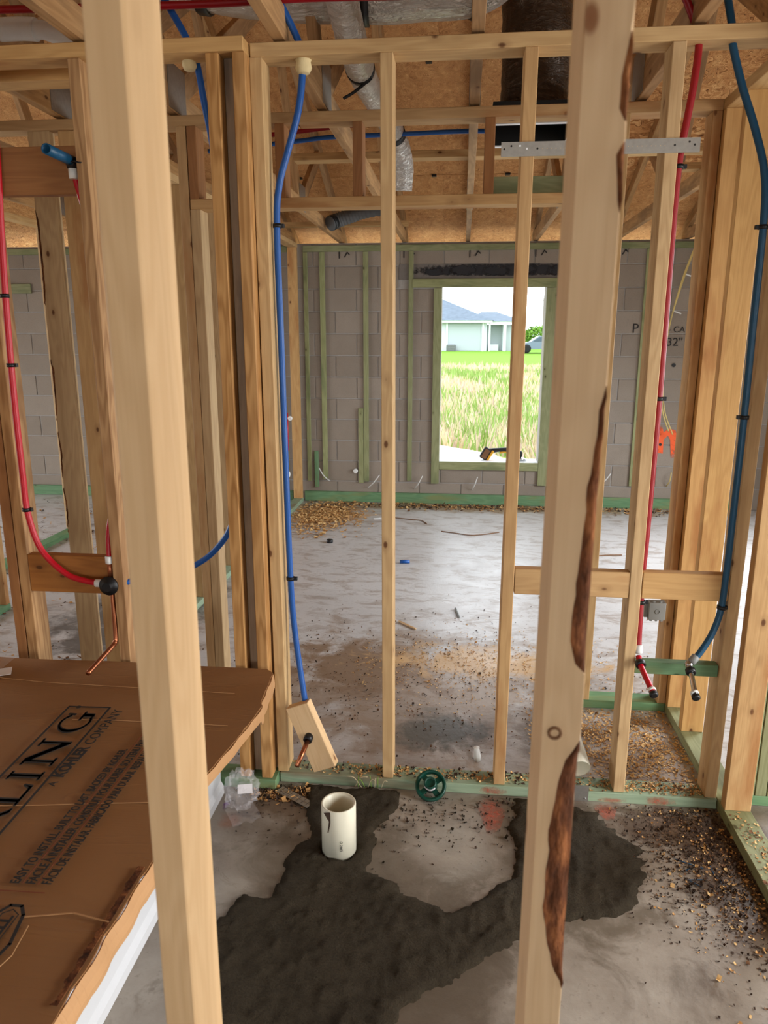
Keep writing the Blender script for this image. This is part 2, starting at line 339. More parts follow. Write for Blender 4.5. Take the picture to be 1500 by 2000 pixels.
def stroke(pts, wd):
    out = []
    for a, b_ in zip(pts[:-1], pts[1:]):
        a, b_ = Vector(a), Vector(b_); d = (b_ - a); n_ = Vector((-d.y, d.x)).normalized() * wd / 2; e = d.normalized() * wd * 0.3
        out.append(([tuple(a - e - n_), tuple(b_ + e - n_), tuple(b_ + e + n_), tuple(a - e + n_)], 0.0006))
    return out
def text(parent, name, body, size, mw, mat, length=None, weight=0.0, depth=0.0005):
    cu = bpy.data.curves.new(name, 'FONT'); cu.body = body; cu.size = size; cu.extrude = depth; cu.offset = weight; cu.resolution_u = 3
    o = bpy.data.objects.new(name, cu); COL.objects.link(o)
    dg = bpy.context.evaluated_depsgraph_get(); me = bpy.data.meshes.new_from_object(o.evaluated_get(dg)); bpy.data.objects.remove(o)
    xs = [v.co.x for v in me.vertices]
    if length:
        k = length / (max(xs) - min(xs))
        for v in me.vertices: v.co.x *= k
    me.materials.clear()
    return newobj(name, me, mat, parent, mw)

# ================================================================== SETTING
TOPZ = 2.391; PT = 2.429
floor = box(None, 'floor', -7, 4.4, -8.1, 7.27, -0.15, 0.0, 'concrete_slab', axis=2, bev=0); floor['kind'] = 'structure'
floor.matrix_basis = Matrix.Translation((0, 0, 0)); floor.data.transform(Matrix.Translation((-1.3, -0.415, -0.075)))
# ground outside
def gz(y): 
    t = max(0.0, min(1.0, (y - 12) / 28)); t2 = max(0.0, (y - 40) / 22)
    return -0.2 + 0.22 * t * t * (3 - 2 * t) + 0.46 * min(t2, 1.5)
vs = []; fs = []; ys = [-40, -8.2, 7.3, 9.5, 12] + [14 + 2 * i for i in range(40)] + [140, 260]; xs = [-120, -40, -20, -8, 0, 8, 20, 40, 120]
for y in ys:
    for x in xs: vs.append((x, y, gz(y)))
for j in range(len(ys) - 1):
    for i in range(len(xs) - 1): a = j * len(xs) + i; fs.append((a, a + 1, a + 1 + len(xs), a + len(xs)))
me = bpy.data.meshes.new('ground'); me.from_pydata(vs, [], fs); newobj('ground', me, 'field_ground', kind='structure')

# back block wall with window
YW = 7.07; WX0, WX1, WZ0, WZ1 = -0.205, 0.742, 0.41, 2.032
bm = bmesh.new()
def addbox(bm, x0, x1, y0, y1, z0, z1):
    r = bmesh.ops.create_cube(bm, size=1)['verts']
    bmesh.ops.scale(bm, vec=(x1 - x0, y1 - y0, z1 - z0), verts=r); bmesh.ops.translate(bm, vec=((x0 + x1) / 2, (y0 + y1) / 2, (z0 + z1) / 2), verts=r)
for a in ((-6.6, WX0, 0, 2.432), (WX1, 3.4, 0, 2.432), (WX0, WX1, 0, WZ0 - 0.03), (WX0, WX1, WZ1 + 0.06, 2.432)):
    addbox(bm, a[0], a[1], YW + 0.007, YW + 0.19, a[2], a[3])
me = bpy.data.meshes.new('wall_back'); bm.to_mesh(me); bm.free()
wall = newobj('wall_back', me, 'mortar_joint', kind='structure')
CH = 0.2027
for k in range(12):
    z1 = 2.432 - CH * k; z0 = z1 - CH; off = 0.0 if k % 2 == 0 else 0.2032
    x = -1.004 + off - 0.4064 * 14
    while x < 3.3:
        segs = [(x, x + 0.4064)]; x += 0.4064
        zc = (z0 + z1) / 2; out = []
        for a, b_ in segs:
            if 2.1 < zc < 2.26 and a < 1.15 and b_ > -0.61:           # lintel course
                if a < -0.61: out.append((a, -0.61))
                if b_ > 1.15: out.append((1.15, b_))
            elif WZ0 - 0.02 < zc < 2.05 and a < WX1 and b_ > WX0:
                if a < WX0 - 0.05: out.append((a, WX0))
                if b_ > WX1 + 0.05: out.append((WX1, b_))
            else: out.append((a, b_))
        for a, b_ in out:
            if b_ - a < 0.04 or b_ < -5.2: continue
            j = random.uniform(-0.0015, 0.0015)
            box(wall, 'block', a + 0.005, b_ - 0.005, YW + j, YW + 0.05 + j, z0 + 0.005, z1 - 0.005, 'concrete_block', axis=2, bev=0.003)
box(wall, 'lintel', -0.605, 1.145, YW - 0.002, YW + 0.19, 2.105, 2.245, 'lintel', axis=0, label='dark-smeared precast lintel over window')
def flat(parent, name, poly, y, mat, label=None):       # patch on the wall facing the room
    return multi(parent, name, [(poly, 0.0008)], Matrix.Translation((0, y, 0)) @ Matrix.Rotation(math.radians(90), 4, 'X'), mat, label)
flat(wall, 'tar_smear', [(-.5, 2.135), (1.12, 2.13), (1.12, 2.242), (-.5, 2.236)], YW - 0.003, 'tar_smear')
for x0, x1, z0, z1 in ((-0.38, -0.2, 2.14, 2.21), (-0.16, 0.12, 2.145, 2.235), (0.14, 0.42, 2.14, 2.225), (0.44, 0.66, 2.15, 2.23), (0.72, 1.1, 2.13, 2.24)):
    flat(wall, 'tar_smear', [(x0, z0), (x1 - .03, z0 - .005), (x1, z1 - .02), (x1 - .04, z1), (x0 + .03, z1 - .01)], YW - 0.0035, 'tar_smear')
# pressure treated nailers and furring strips on the block wall
T = 0.02
box(wall, 'nailer', -1.5, 3.3, YW - 0.022, YW - 0.002, 2.357, 2.411, 'treated', axis=0)
box(wall, 'nailer', -5.2, -1.65, YW - 0.022, YW - 0.002, 2.357, 2.411, 'treated', axis=0)
for x0, x1, zb in ((-1.346, -1.297, 0.223), (-0.937, -0.889, 0.204), (-0.514, -0.47, 0.222), (1.6, 1.65, 0.213), (-1.5, -1.46, 0.2), (2.02, 2.06, 0.2)):
    box(wall, 'furring_strip', x0, x1, YW - T, YW - 0.002, zb, 2.355, 'treated')
box(wall, 'furring_strip', -0.99, -0.942, YW - T, YW - 0.002, 0.19, 0.924, 'treated', label='short treated strip beside a long one')
box(wall, 'furring_strip', -1.43, -1.39, YW - T, YW - 0.002, 0.14, 0.5, 'treated_green')
for x0, x1 in ((-1.53, 2.6),):
    box(wall, 'base_board', x0, x1, YW - 0.04, YW - 0.002, 0.002, 0.1, 'treated_green', axis=0, label='bright green treated board along the floor')
box(wall, 'base_board', -5.0, -1.65, YW - 0.04, YW - 0.002, 0.002, 0.1, 'treated_green', axis=0)
box(wall, 'furring_block', -4.52, -4.2, YW - 0.022, YW - 0.002, 2.0, 2.09, 'treated')
# window opening: buck boards, jamb faces and a pale sill
win = box(None, 'window_1', -0.28, WX0, YW - 0.026, YW - 0.002, 0.2, 2.03, 'treated', axis=2); win['kind'] = 'structure'
box(win, 'buck_board', WX1, WX1 + 0.09, YW - 0.026, YW - 0.002, 0.2, 2.03, 'treated')
box(win, 'buck_board', -0.478, 1.16, YW - 0.028, YW - 0.002, 2.034, 2.111, 'treated', axis=0)
box(win, 'buck_board', WX0 + .002, WX1 - .002, YW - 0.026, YW - 0.002, 0.342, 0.418, 'treated', axis=0)
box(win, 'jamb', WX0 - 0.012, WX0 - 0.001, YW, YW + 0.2, 0.42, 2.03, 'trim_white', bev=0)
box(win, 'jamb', WX1 + 0.001, WX1 + 0.012, YW, YW + 0.2, 0.42, 2.03, 'trim_white', bev=0)
box(win, 'sill', WX0, WX1, YW, YW + 0.24, 0.37, 0.419, 'trim_white', axis=0)
# writing and marks on the block wall
Wm = Matrix.Translation((0, YW - 0.005, 0)) @ Matrix.Rotation(math.radians(90), 4, 'X')
def wallmark(pts, wd, mat='ink', x=0, z=0): return multi(wall, 'pen_mark', stroke([(x + a, z + b_) for a, b_ in pts], wd), Wm, mat)
text(wall, 'lettering', 'CA', 0.075, Matrix.Translation((1.885, YW - 0.004, 1.635)) @ Matrix.Rotation(math.radians(90), 4, 'X'), 'ink')
text(wall, 'lettering', '32"', 0.105, Matrix.Translation((1.835, YW - 0.004, 1.515)) @ Matrix.Rotation(math.radians(90), 4, 'X'), 'ink')
text(wall, 'lettering', 'P', 0.12, Matrix.Translation((1.52, YW - 0.004, 1.63)) @ Matrix.Rotation(math.radians(90), 4, 'X'), 'ink')
wallmark([(1.86, 1.655), (1.82, 1.65), (1.82, 1.7)], 0.006)
for cx in (-1.16, -0.56, 0.04, 0.63, 1.34):
    Wn = Matrix.Translation((0, YW - 0.0235, 0)) @ Matrix.Rotation(math.radians(90), 4, 'X')
    multi(wall, 'pen_mark', stroke([(cx, 2.3), (cx, 2.355)], 0.01), Wm, 'ink'); multi(wall, 'pen_mark', stroke([(cx + .05, 2.31), (cx + .075, 2.35), (cx + .095, 2.33)], 0.01), Wm, 'ink')
wallmark([(0.90, 2.0), (0.87, 1.93), (0.89, 1.86), (0.95, 1.86)], 0.006); wallmark([(0.86, 1.7), (0.9, 1.66), (0.87, 1.58)], 0.006); wallmark([(0.85, 1.5), (0.82, 1.46), (0.86, 1.42), (0.89, 1.47), (0.85, 1.5)], 0.006)
multi(wall, 'spray_mark', [([(1.80, .54), (1.89, .53), (1.885, .66), (1.92, .70), (1.945, .66), (1.965, .49), (2.02, .49), (2.02, .66), (1.985, .75), (1.93, .765), (1.88, .73), (1.86, .79), (1.81, .78)], .0006)], Wm, 'spray_orange', label='orange spray paint mark on block')
for x, z, r in ((1.916, 1.344, 0.018), (1.859, 0.614, 0.014)):
    lathe(wall, 'drilled_hole', [(0.0, 0.0), (r, 0.0), (r, 0.004)], (x, YW - 0.007, z), (0, 1, 0), 'black_plastic', seg=14)
lathe(wall, 'pipe_cap', [(0.022, 0), (0.022, 0.03), (0.0, 0.034)], (-1.02, YW - 0.003, 0.31), (0, -1, 0), 'white_plastic', seg=14)
for x, z, dx in ((-1.28, 0.26, -0.1), (-0.9, 0.2, 0.12), (-0.44, 0.2, 0.08), (0.12, 0.2, 0.05), (1.3, 0.26, 0.12), (1.95, 0.28, 0.02)):
    tube(wall, 'wire_stub', [(x, YW - 0.005, z - 0.06), (x + dx * .5, YW - 0.06, z), (x + dx, YW - 0.05, z + 0.08)], 0.005, 'cable_yellow' if dx == .02 else 'white_plastic', seg=6, n=3)

# other outer walls of the house, with the openings the light comes through
def outer(name, rects, axis, c0, c1):
    bm = bmesh.new()
    for a, b_, z0, z1 in rects:
        if axis == 'x': addbox(bm, a, b_, c0, c1, z0, z1)
        else: addbox(bm, c0, c1, a, b_, z0, z1)
    me = bpy.data.meshes.new(name); bm.to_mesh(me); bm.free(); newobj(name, me, 'concrete_block', kind='structure')
def holes(a, b_, hs, top=2.432):
    out = []; x = a
    for h0, h1, z0, z1 in hs:
        out += [(x, h0, 0, top), (h0, h1, z1, top)] + ([(h0, h1, 0, z0)] if z0 > 0 else []); x = h1
    return out + [(x, b_, 0, top)]
outer('wall_right', holes(-8.1, YW, [(-4.5, -2.5, .9, 2.1), (0.2, 1.9, 0, 2.1), (4.4, 6.0, .8, 2.1)]), 'y', 3.5, 3.7)
outer('wall_left', holes(-8.1, YW, [(-3.5, -1.5, .9, 2.1), (2.9, 5.5, 0, 2.1)]), 'y', -6.8, -6.6)
outer('wall_front', holes(-6.6, 3.5, [(-5.0, -3.4, .9, 2.1), (-1.8, 3.2, 0, 2.2)]), 'x', -8.1, -7.9)
# ------------------------------------------------------------------ roof deck (ceiling) and trusses
SL = 5 / 12; YE = 7.60; YR = YE - 1.125 * 7
def deck(y): return 2.63 + SL * (7.07 - y) if y >= YR else 2.63 + SL * (7.07 - YR) - SL * (YR - y)
ceil = thing('ceiling', 'x', 'x'); del ceil['label']; del ceil['category']; ceil['kind'] = 'structure'; ceil.location = (0, 0, 2.5)
for row in range(14):
    if row < 7: ya, yb = YE - 1.125 * row, YE - 1.125 * (row + 1)
    else: ya, yb = YR - 1.125 * (row - 7), YR - 1.125 * (row - 6)
    off = -0.6 * 2 if row % 2 else 0.0
    x = -7.4 + off
    while x < 4.6:
        xa, xb = max(x, -7.2), min(x + 2.4, 4.6); x += 2.4
        if xb - xa < 0.1: continue
        p0 = Vector(((xa + xb) / 2, ya, deck(ya) + 0.006)); p1 = Vector(((xa + xb) / 2, yb, deck(yb) + 0.006)); d = (p1 - p0).normalized() * 0.0015
        board(ceil, 'osb_sheet', (xa + .0004, (ya + yb) / 2, (p0.z + p1.z) / 2), (xb - .0004, (ya + yb) / 2, (p0.z + p1.z) / 2), (p1 - p0).length - 0.004, 0.012, (p1 - p0), 'osb', bev=0.001)
for y0, y1 in ((YE + .02, YR), (YR, -8.35)):
    p0 = Vector((-1.3, y0, deck(y0) + .017)); p1 = Vector((-1.3, y1, deck(y1) + .017))
    board(ceil, 'roofing_felt', p0, p1, 11.9, .006, (1, 0, 0), 'shingle', bev=0)
for x in (-7.0, 4.4):
    prism(ceil, 'gable_sheathing', [(YE - .2, 2.44), (YE - .2, deck(YE - .2)), (YR, deck(YR)), (-8.1, deck(-8.1)), (-8.1, 2.44)], .012, Matrix.Translation((x, 0, 0)) @ Matrix(((0, 0, 1, 0), (1, 0, 0, 0), (0, 1, 0, 0), (0, 0, 0, 1))), 'osb')
TX = [-2.9, -2.3, -1.62, -1.15, -0.56, 0.02, 0.63, 1.34, 1.95, 2.55]
for row in range(1, 5):
    y = YE - 1.125 * row
    for a, b_ in zip(TX[2:-1], TX[3:]):
        box(ceil, 'panel_clip', (a + b_) / 2 - 0.02, (a + b_) / 2 + 0.02, y - 0.02, y + 0.02, deck(y) - 0.012, deck(y) + 0.002, 'black_plastic', axis=2, bev=0.001)
TN = ['far at the left above the next room', 'second from the left above the next room', 'over the tub alcove wall, left of the white vent pipe', 'just right of the white vent pipe', 'left of the silver flexible duct',
      'in the centre, right above the window', 'behind the dark insulated duct', 'over the right end of the block wall', 'right of the red water pipe', 'at the far right beyond the red pipe']
BC = 2.438
for tx, tn in zip(TX, TN):
    t = thing('roof_truss', 'wooden roof truss ' + tn, 'truss', (tx, 7.0, BC), 'roof trusses')
    yb = -8.3
    box(t, 'bottom_chord', tx - .019, tx + .019, yb, 7.26, BC, BC + .089, 'pine_truss', axis=1)
    nv = Vector((0, SL, 1)).normalized(); nb = Vector((0, -SL, 1)).normalized()
    def tc(y): return Vector((tx, y, deck(y))) - (nv if y >= YR else nb) * 0.0455
    board(t, 'top_chord', tc(YE - .02), tc(YR + .001), 0.038, 0.089, (1, 0, 0), 'pine_truss')
    board(t, 'top_chord', tc(YR - .001), tc(-8.3), 0.038, 0.089, (1, 0, 0), 'pine_truss')
    for ya, yt in ((3.05, 4.75), (3.05, 1.55), (5.35, 4.75), (5.35, 6.1), (0.6, 1.55), (0.6, YR + .15), (-1.4, YR - .15), (-3.9, -2.4), (-3.9, -5.4)):
        s = 1 if yt > ya else -1
        board(t, 'web', (tx, ya + s * .05, BC + .085), tc(yt) - nv * .03, 0.036, 0.089, (1, 0, 0), 'pine_truss')
    for yg in (3.05, 5.35):
        for s in (-1, 1):
            box(t, 'gusset_plate', tx + s * .0205 - .001, tx + s * .0205 + .001, yg - .09, yg + .09, BC + .005, BC + .17, 'galvanised', axis=2, bev=0)
BR = BC + 0.091
def brace(x0, x1, y, lab, mat='pine'):
    t = thing('roof_brace', lab, 'brace', ((x0 + x1) / 2, y, BR))
    box(t, 'plank', x0, x1, y - .045, y + .045, BR, BR + .038, mat, axis=0)
brace(-0.95, 2.2, 4.32, 'long horizontal brace lying across the truss chords in mid view')
brace(-2.2, -0.5, 5.75, 'short brace across two trusses left of the grey hose duct')
brace(-2.2, -0.5, 6.75, 'short brace close above the left end of the block wall')
brace(1.2, 2.4, 4.75, 'short brace across the trusses right of the red pipe')

# ================================================================== STUD WALLS
def stud(t, x0, x1, y0, y1, z0=0.038, z1=TOPZ, mat='pine', label=None, name='stud'): return box(t, name, x0, x1, y0, y1, z0, z1, mat, axis=2, label=label)
def wany_stud(t, x0, x1, y0, y1, z0, z1, cfun, side, mat, label, shift=0.0, barkname='bark_edge', dpt=0.010):
    """stud whose front corner on one side is a ragged bark wane; cfun(z) gives wane width"""
    n = int((z1 - z0) / 0.012); fv = []; ff = []; bv = []; bf = []
    for i in range(n + 1):
        z = z0 + (z1 - z0) * i / n; c = max(0.0004, cfun(z)); s = shift * (1 - (z - z0) / (z1 - z0))
        dd = min(dpt, c * 0.5 + 0.0004)
        if side > 0: ring = [(x0, y0), (x1 - c, y0), (x1, y0 + dd), (x1, y1), (x0, y1)]; e0, e1 = 1, 2
        else: ring = [(x1, y0), (x0 + c, y0), (x0, y0 + dd), (x0, y1), (x1, y1)]; e0, e1 = 1, 2
        ring = [(a + s, b_) for a, b_ in ring]
        fv += [(a, b_, z) for a, b_ in ring]
        (xa, ya), (xb, yb) = ring[e0], ring[e1]
        for k in range(5):
            f = k / 4; j = noise.noise(Vector((k * 1.7, z * 55, x0 * 10))) * 0.003 * (1 if 0 < k < 4 else 0.3); bul = math.sin(f * math.pi) * 0.004
            ok = 1 if c > 0.002 else 0
            bv.append((xa + (xb - xa) * f + side * (bul + j) * 0.5 * ok, ya + (yb - ya) * f - (bul + j) * 0.6 * ok - (0.0004 if ok else -0.0006), z))
    for i in range(n):
        for k in range(5):
            a, b_ = i * 5 + k, i * 5 + (k + 1) % 5; ff.append((a, b_, b_ + 5, a + 5))
        for k in range(4): a = i * 5 + k; bf.append((a, a + 1, a + 6, a + 5))
    ff += [(4, 3, 2, 1, 0), tuple(n * 5 + k for k in range(5))]
    o0 = Vector(((x0 + x1) / 2, (y0 + y1) / 2, z0))
    me = bpy.data.meshes.new('stud'); me.from_pydata([tuple(Vector(v) - o0) for v in fv], [], ff)
    bm = bmesh.new(); bm.from_mesh(me); bmesh.ops.recalc_face_normals(bm, faces=bm.faces); bm.to_mesh(me); bm.free()
    s = newobj('stud', me, mat, t, Matrix.Translation(o0), label)
    me = bpy.data.meshes.new(barkname); me.from_pydata([tuple(Vector(v) - o0) for v in bv], [], bf)
    bm = bmesh.new(); bm.from_mesh(me); bmesh.ops.recalc_face_normals(bm, faces=bm.faces); bm.to_mesh(me); bm.free()
    newobj(barkname, me, 'bark', s, Matrix.Translation(o0), 'dark brown bark left on the stud edge', smooth=True)
    return s
def bumpf(tab):
    def f(z):
        for (za, ca), (zb, cb) in zip(tab[:-1], tab[1:]):
            if zb <= z <= za: u = (z - zb) / (za - zb); c = cb + (ca - cb) * u; return c + (noise.noise(Vector((z * 30, 3, 1))) * 0.0035 + noise.noise(Vector((z * 90, 7, 1))) * 0.0015 if c > 0.003 else 0)
        return 0
    return f

# nearest partition (camera looks between its two studs)
near = thing('stud_framing', 'unfinished stud partition nearest the camera, two tall pale studs in front', 'stud wall', (0, 0.74, 0))
box(near, 'sole_plate', -1.7, 1.1, .695, .784, 0, .038, 'treated_pale', axis=0)
box(near, 'top_plate', -1.7, 1.1, .695, .784, TOPZ, PT, 'pine', axis=0)
stud(near, -0.340, -0.302, .695, .784, mat='pine_pale', label='closest pale stud at left, in front of the carton')
wany_stud(near, 0.096, 0.135, .695, .784, 0.038, TOPZ, bumpf([(1.86, 0), (1.838, .002), (1.8, .007), (1.772, .006), (1.766, 0), (1.752, 0), (1.745, .006), (1.715, .006), (1.70, 0), (1.552, 0), (1.53, .004), (1.45, .010), (1.41, .012), (1.37, .015), (1.30, .017), (1.275, .011), (1.268, .0), (1.182, 0), (1.172, .012), (1.15, .018), (1.1, .024), (1.02, .027), (.96, .023), (.91, .014), (.895, .004), (.88, 0), (.8, 0)]), 1, 'pine_pale',
          'closest pale stud at right with rough dark bark along its right edge', shift=-0.0105)

lathe(near, 'knot', [(.0045, 0), (.0075, 0), (.0075, .0012), (.0045, .0012)], (.1035, .6945, 1.197), (0, -1, 0), 'chip_dark', seg=16, closed=True)
# middle partition
mid = thing('stud_framing', 'long stud partition across the middle carrying the red and blue water pipes', 'stud wall', (0, 2.4, 0))
YF = 2.352; YB = 2.441; LF = 2.305; LB = 2.394
box(mid, 'sole_plate', -2.2, -0.632, LF - .012, LB - .012, 0, .038, 'treated_green', axis=0)
box(mid, 'sole_plate', -0.628, 0.912, YF - .008, YB - .008, 0, .038, 'treated_pale', axis=0, label='muddy pale green sole plate on the concrete')
box(mid, 'top_plate', -2.2, -0.648, LF - .01, LB - .01, TOPZ, PT, 'pine_warm', axis=0)
box(mid, 'top_plate', -0.644, 1.6, YF, YB, TOPZ, PT, 'pine', axis=0)
box(mid, 'top_plate', -2.2, -1.2, 2.48, 2.569, TOPZ, PT, 'pine_warm', axis=0)
stud(mid, -1.6, -1.562, YF, YB, mat='pine_brown'); stud(mid, -1.559, -1.521, YF, YB, mat='pine_grain')
stud(mid, -1.184, -1.146, LF, LB, mat='pine_grain', label='strongly grained stud left of the nearest pale stud')
stud(mid, -.764, -.726, LF, LB, mat='pine_grain'); stud(mid, -.685, -.647, LF, LB, mat='pine_grain', label='strongly grained post stud with ring-striped face')
stud(mid, -.724, -.687, 2.352, 2.389, mat='pine_grey', label='grey weathered filler stud between two post studs')
board(mid, 'stud', (-.618, 2.3965, .038), (-.628, 2.3965, TOPZ), .038, .089, (1, 0, 0), 'pine', 'stud with the bright blue pipe strapped to it')
board(mid, 'stud', (-.232, 2.3965, .038), (-.241, 2.3965, TOPZ), .038, .089, (1, 0, 0), 'pine', 'stud standing alone left of the window')
board(mid, 'stud', (.167, 2.3965, .038), (.173, 2.3965, TOPZ), .038, .089, (1, 0, 0), 'pine_warm', 'stud crossing in front of the window')
board(mid, 'stud', (.583, 2.3965, .038), (.577, 2.3965, TOPZ), .038, .089, (1, 0, 0), 'pine', 'stud in front of the long red pipe')
board(mid, 'stud', (.893, 2.3965, .038), (.897, 2.3965, TOPZ), .038, .089, (1, 0, 0), 'pine', 'end stud beside the dark blue pipe')
box(mid, 'blocking', .190, .562, YF + .002, YF + .04, .757, .845, 'pine_warm', axis=0); box(mid, 'blocking', .603, .874, YF + .002, YF + .04, .757, .847, 'pine_warm', axis=0, label='horizontal blocking board with a knot, between two studs')
box(mid, 'blocking', .603, .873, YF + .01, YF + .048, .487, .529, 'treated_green', axis=0, label='green treated block behind the pipe stubs')
box(mid, 'blocking', -1.52, -1.186, YF, YF + .038, .703, .84, 'pine_brown', axis=0, label='brown block behind the tub valve')
box(mid, 'blocking', -1.52, -1.186, YF, YF + .038, 2.026, 2.166, 'pine_brown', axis=0, label='wide brown block behind the shower pipe')
# pencil marks on studs
for x, z in ((-.246, .275), (.175, .3)): pass

# closet wall behind it
clo = thing('stud_framing', 'stud partition with wide door header behind the middle one', 'stud wall', (-.2, 3.08, 0))
CF, CB = 3.03, 3.119
box(clo, 'top_plate', -2.6, -.66, CF, CB, TOPZ, PT, 'pine_warm', axis=0); box(clo, 'top_plate', -.655, .915, CF, CB, TOPZ, PT, 'pine_warm', axis=0)
box(clo, 'sole_plate', .47, .915, CF, CB, 0, .038, 'treated_green', axis=0); box(clo, 'sole_plate', -2.6, -1.05, CF, CB, 0, .038, 'treated_green', axis=0)
box(clo, 'header', -1.095, .55, CF, CB, 2.086, 2.124, 'pine_warm', axis=0, label='flat header board over the wide opening')
stud(clo, -1.137, -1.099, CF, CB, mat='pine_warm'); stud(clo, -1.097, -1.055, CF, CB, z1=2.086, mat='pine')
for x in (-1.095, -.744, -.44, .062, .49): stud(clo, x, x + .038, CF, CB, z0=2.124, mat='pine_brown', name='cripple_stud')
stud(clo, .49, .528, CF, CB, z1=2.086, mat='pine'); stud(clo, .552, .59, CF, CB, mat='pine')
stud(clo, .88, .914, CF, CB, mat='pine_warm')
box(clo, 'header', .1, .5, 3.14, 3.178, 2.124, 2.205, 'treated', axis=0, label='green treated board standing on the header')
wany_stud(clo, -1.76, -1.668, 3.05, 3.088, .038, TOPZ, bumpf([(2.1, 0), (2.05, .012), (1.8, .01), (1.7, 0), (1.5, 0), (1.45, .012), (1.33, .008), (1.2, 0), (1.1, .01), (1.0, .004), (.95, 0), (.85, .01), (.7, 0)]), -1, 'pine', 'wide knotty stud with bark pockets beside the left red pipe', dpt=.004)
stud(clo, -1.633, -1.545, 3.05, 3.088, mat='pine_warm', label='wide brown stud with a black pitch pocket')

# right wall
rw = thing('stud_framing', 'stud partition along the right side, wide stud faces turned to the camera', 'stud wall', (.96, 1.9, 0))
box(rw, 'sole_plate', .915, 1.004, .79, 3.14, 0, .038, 'treated', axis=1); box(rw, 'top_plate', .915, 1.004, 2.445, 3.14, TOPZ, PT, 'pine', axis=1); box(rw, 'top_plate', .915, 1.004, .79, 2.348, TOPZ, PT, 'pine', axis=1)
wany_stud(rw, .916, 1.003, 3.04, 3.078, .038, TOPZ, bumpf([(2.35, .012), (2.25, .012), (2.2, 0), (2.1, 0), (2.05, .014), (1.9, .02), (1.8, .014), (1.7, .012), (1.55, .01), (1.45, .006), (1.3, 0)]), -1, 'pine_warm', 'stud with ragged dark bark down its left edge', dpt=.01)
stud(rw, .916, 1.003, 3.0, 3.038, mat='pine_warm'); stud(rw, .918, 1.003, 2.80, 2.838, mat='pine_warm', label='wide orange-tan stud behind the dark blue pipe')
stud(rw, .917, 1.002, 2.285, 2.323, mat='pine_warm', label='wide stud at the near right corner'); stud(rw, .917, 1.002, 1.86, 1.898, mat='pine'); stud(rw, .917, 1.002, 1.3, 1.338, mat='pine')
rb = thing('stud_framing', 'short green-bottomed stud wall just right of the corner studs', 'stud wall', (1.3, 2.5, 0))
box(rb, 'sole_plate', 1.008, 1.7, 2.38, 2.469, 0, .038, 'treated_green', axis=0)
for x in (1.01, 1.05, 1.09): stud(rb, x, x + .037, 2.38, 2.469, mat='treated' if x < 1.1 else 'pine')
# tub side wall
tw = thing('stud_framing', 'stud wall on the left beside the tub carton', 'stud wall', (-1.66, 1.6, 0))
box(tw, 'sole_plate', -1.735, -1.646, .79, 2.28, 0, .038, 'treated', axis=1); box(tw, 'top_plate', -1.735, -1.646, .79, 2.28, TOPZ, PT, 'pine', axis=1)
for y in (.8, 1.2, 1.6, 2.0, 2.17, 2.21, 2.25): stud(tw, -1.735, -1.646, y, y + .038, mat='pine')
# rear left partition along the room
lf = thing('stud_framing', 'stud partition running to the block wall, left of the window room', 'stud wall', (-1.58, 5.2, 0))
box(lf, 'sole_plate', -1.63, -1.541, 3.6, 7.02, 0, .038, 'treated_pale', axis=1); box(lf, 'top_plate', -1.63, -1.541, 3.13, 7.02, TOPZ, PT, 'pine', axis=1)
for y in (4.12, 4.76, 5.37, 5.95, 6.32, 6.97): stud(lf, -1.629, -1.542, y, y + .038, mat='pine' if y != 6.97 else 'pine_warm')
# distant left partition
dl = thing('stud_framing', 'distant stud partition seen through the left studs', 'stud wall', (-3.2, 4.8, 0))
box(dl, 'sole_plate', -3.245, -3.156, 4.0, 5.64, 0, .038, 'treated_green', axis=1); box(dl, 'top_plate', -3.245, -3.156, 4.0, 5.64, TOPZ, PT, 'pine', axis=1)
for y in (4.0, 5.6): stud(dl, -3.244, -3.157, y, y + .036, mat='pine')
ll = thing('stud_framing', 'dim stud partition at the far left edge of the house', 'stud wall', (-2.4, 3.5, 0))
box(ll, 'sole_plate', -2.75, -2.661, 2.5, 3.9, 0, .038, 'treated_green', axis=1); box(ll, 'top_plate', -2.75, -2.661, 2.5, 3.9, TOPZ, PT, 'pine', axis=1)
for y in (2.5, 2.95, 3.4, 3.86): stud(ll, -2.749, -2.662, y, y + .036, mat='pine_warm')

# metal nail strip across two studs
st = thing('metal_strip', 'grey perforated steel strip nailed high across two studs', 'metal strip', (.38, YF, 2.1))
box(st, 'plate', .096, .655, YF - .0035, YF - .0005, 2.104, 2.143, 'galvanised', axis=0, bev=0)
for x in (.105, .125, .15, .17, .20, .585, .625, .64): lathe(st, 'nail_hole', [(0, 0), (.003, 0), (.003, .0006)], (x, YF - .0045, 2.124 + (.008 if x in (.125, .15, .625) else 0)), (0, 1, 0), 'trim_white' if x in (.15, .17) else 'ink', seg=8)
for i in range(28): lathe(st, 'perforation', [(0, 0), (.0012, 0), (.0012, .0005)], (.215 + i * .0127, YF - .0044, 2.1235), (0, 1, 0), 'pine_pale', seg=6)
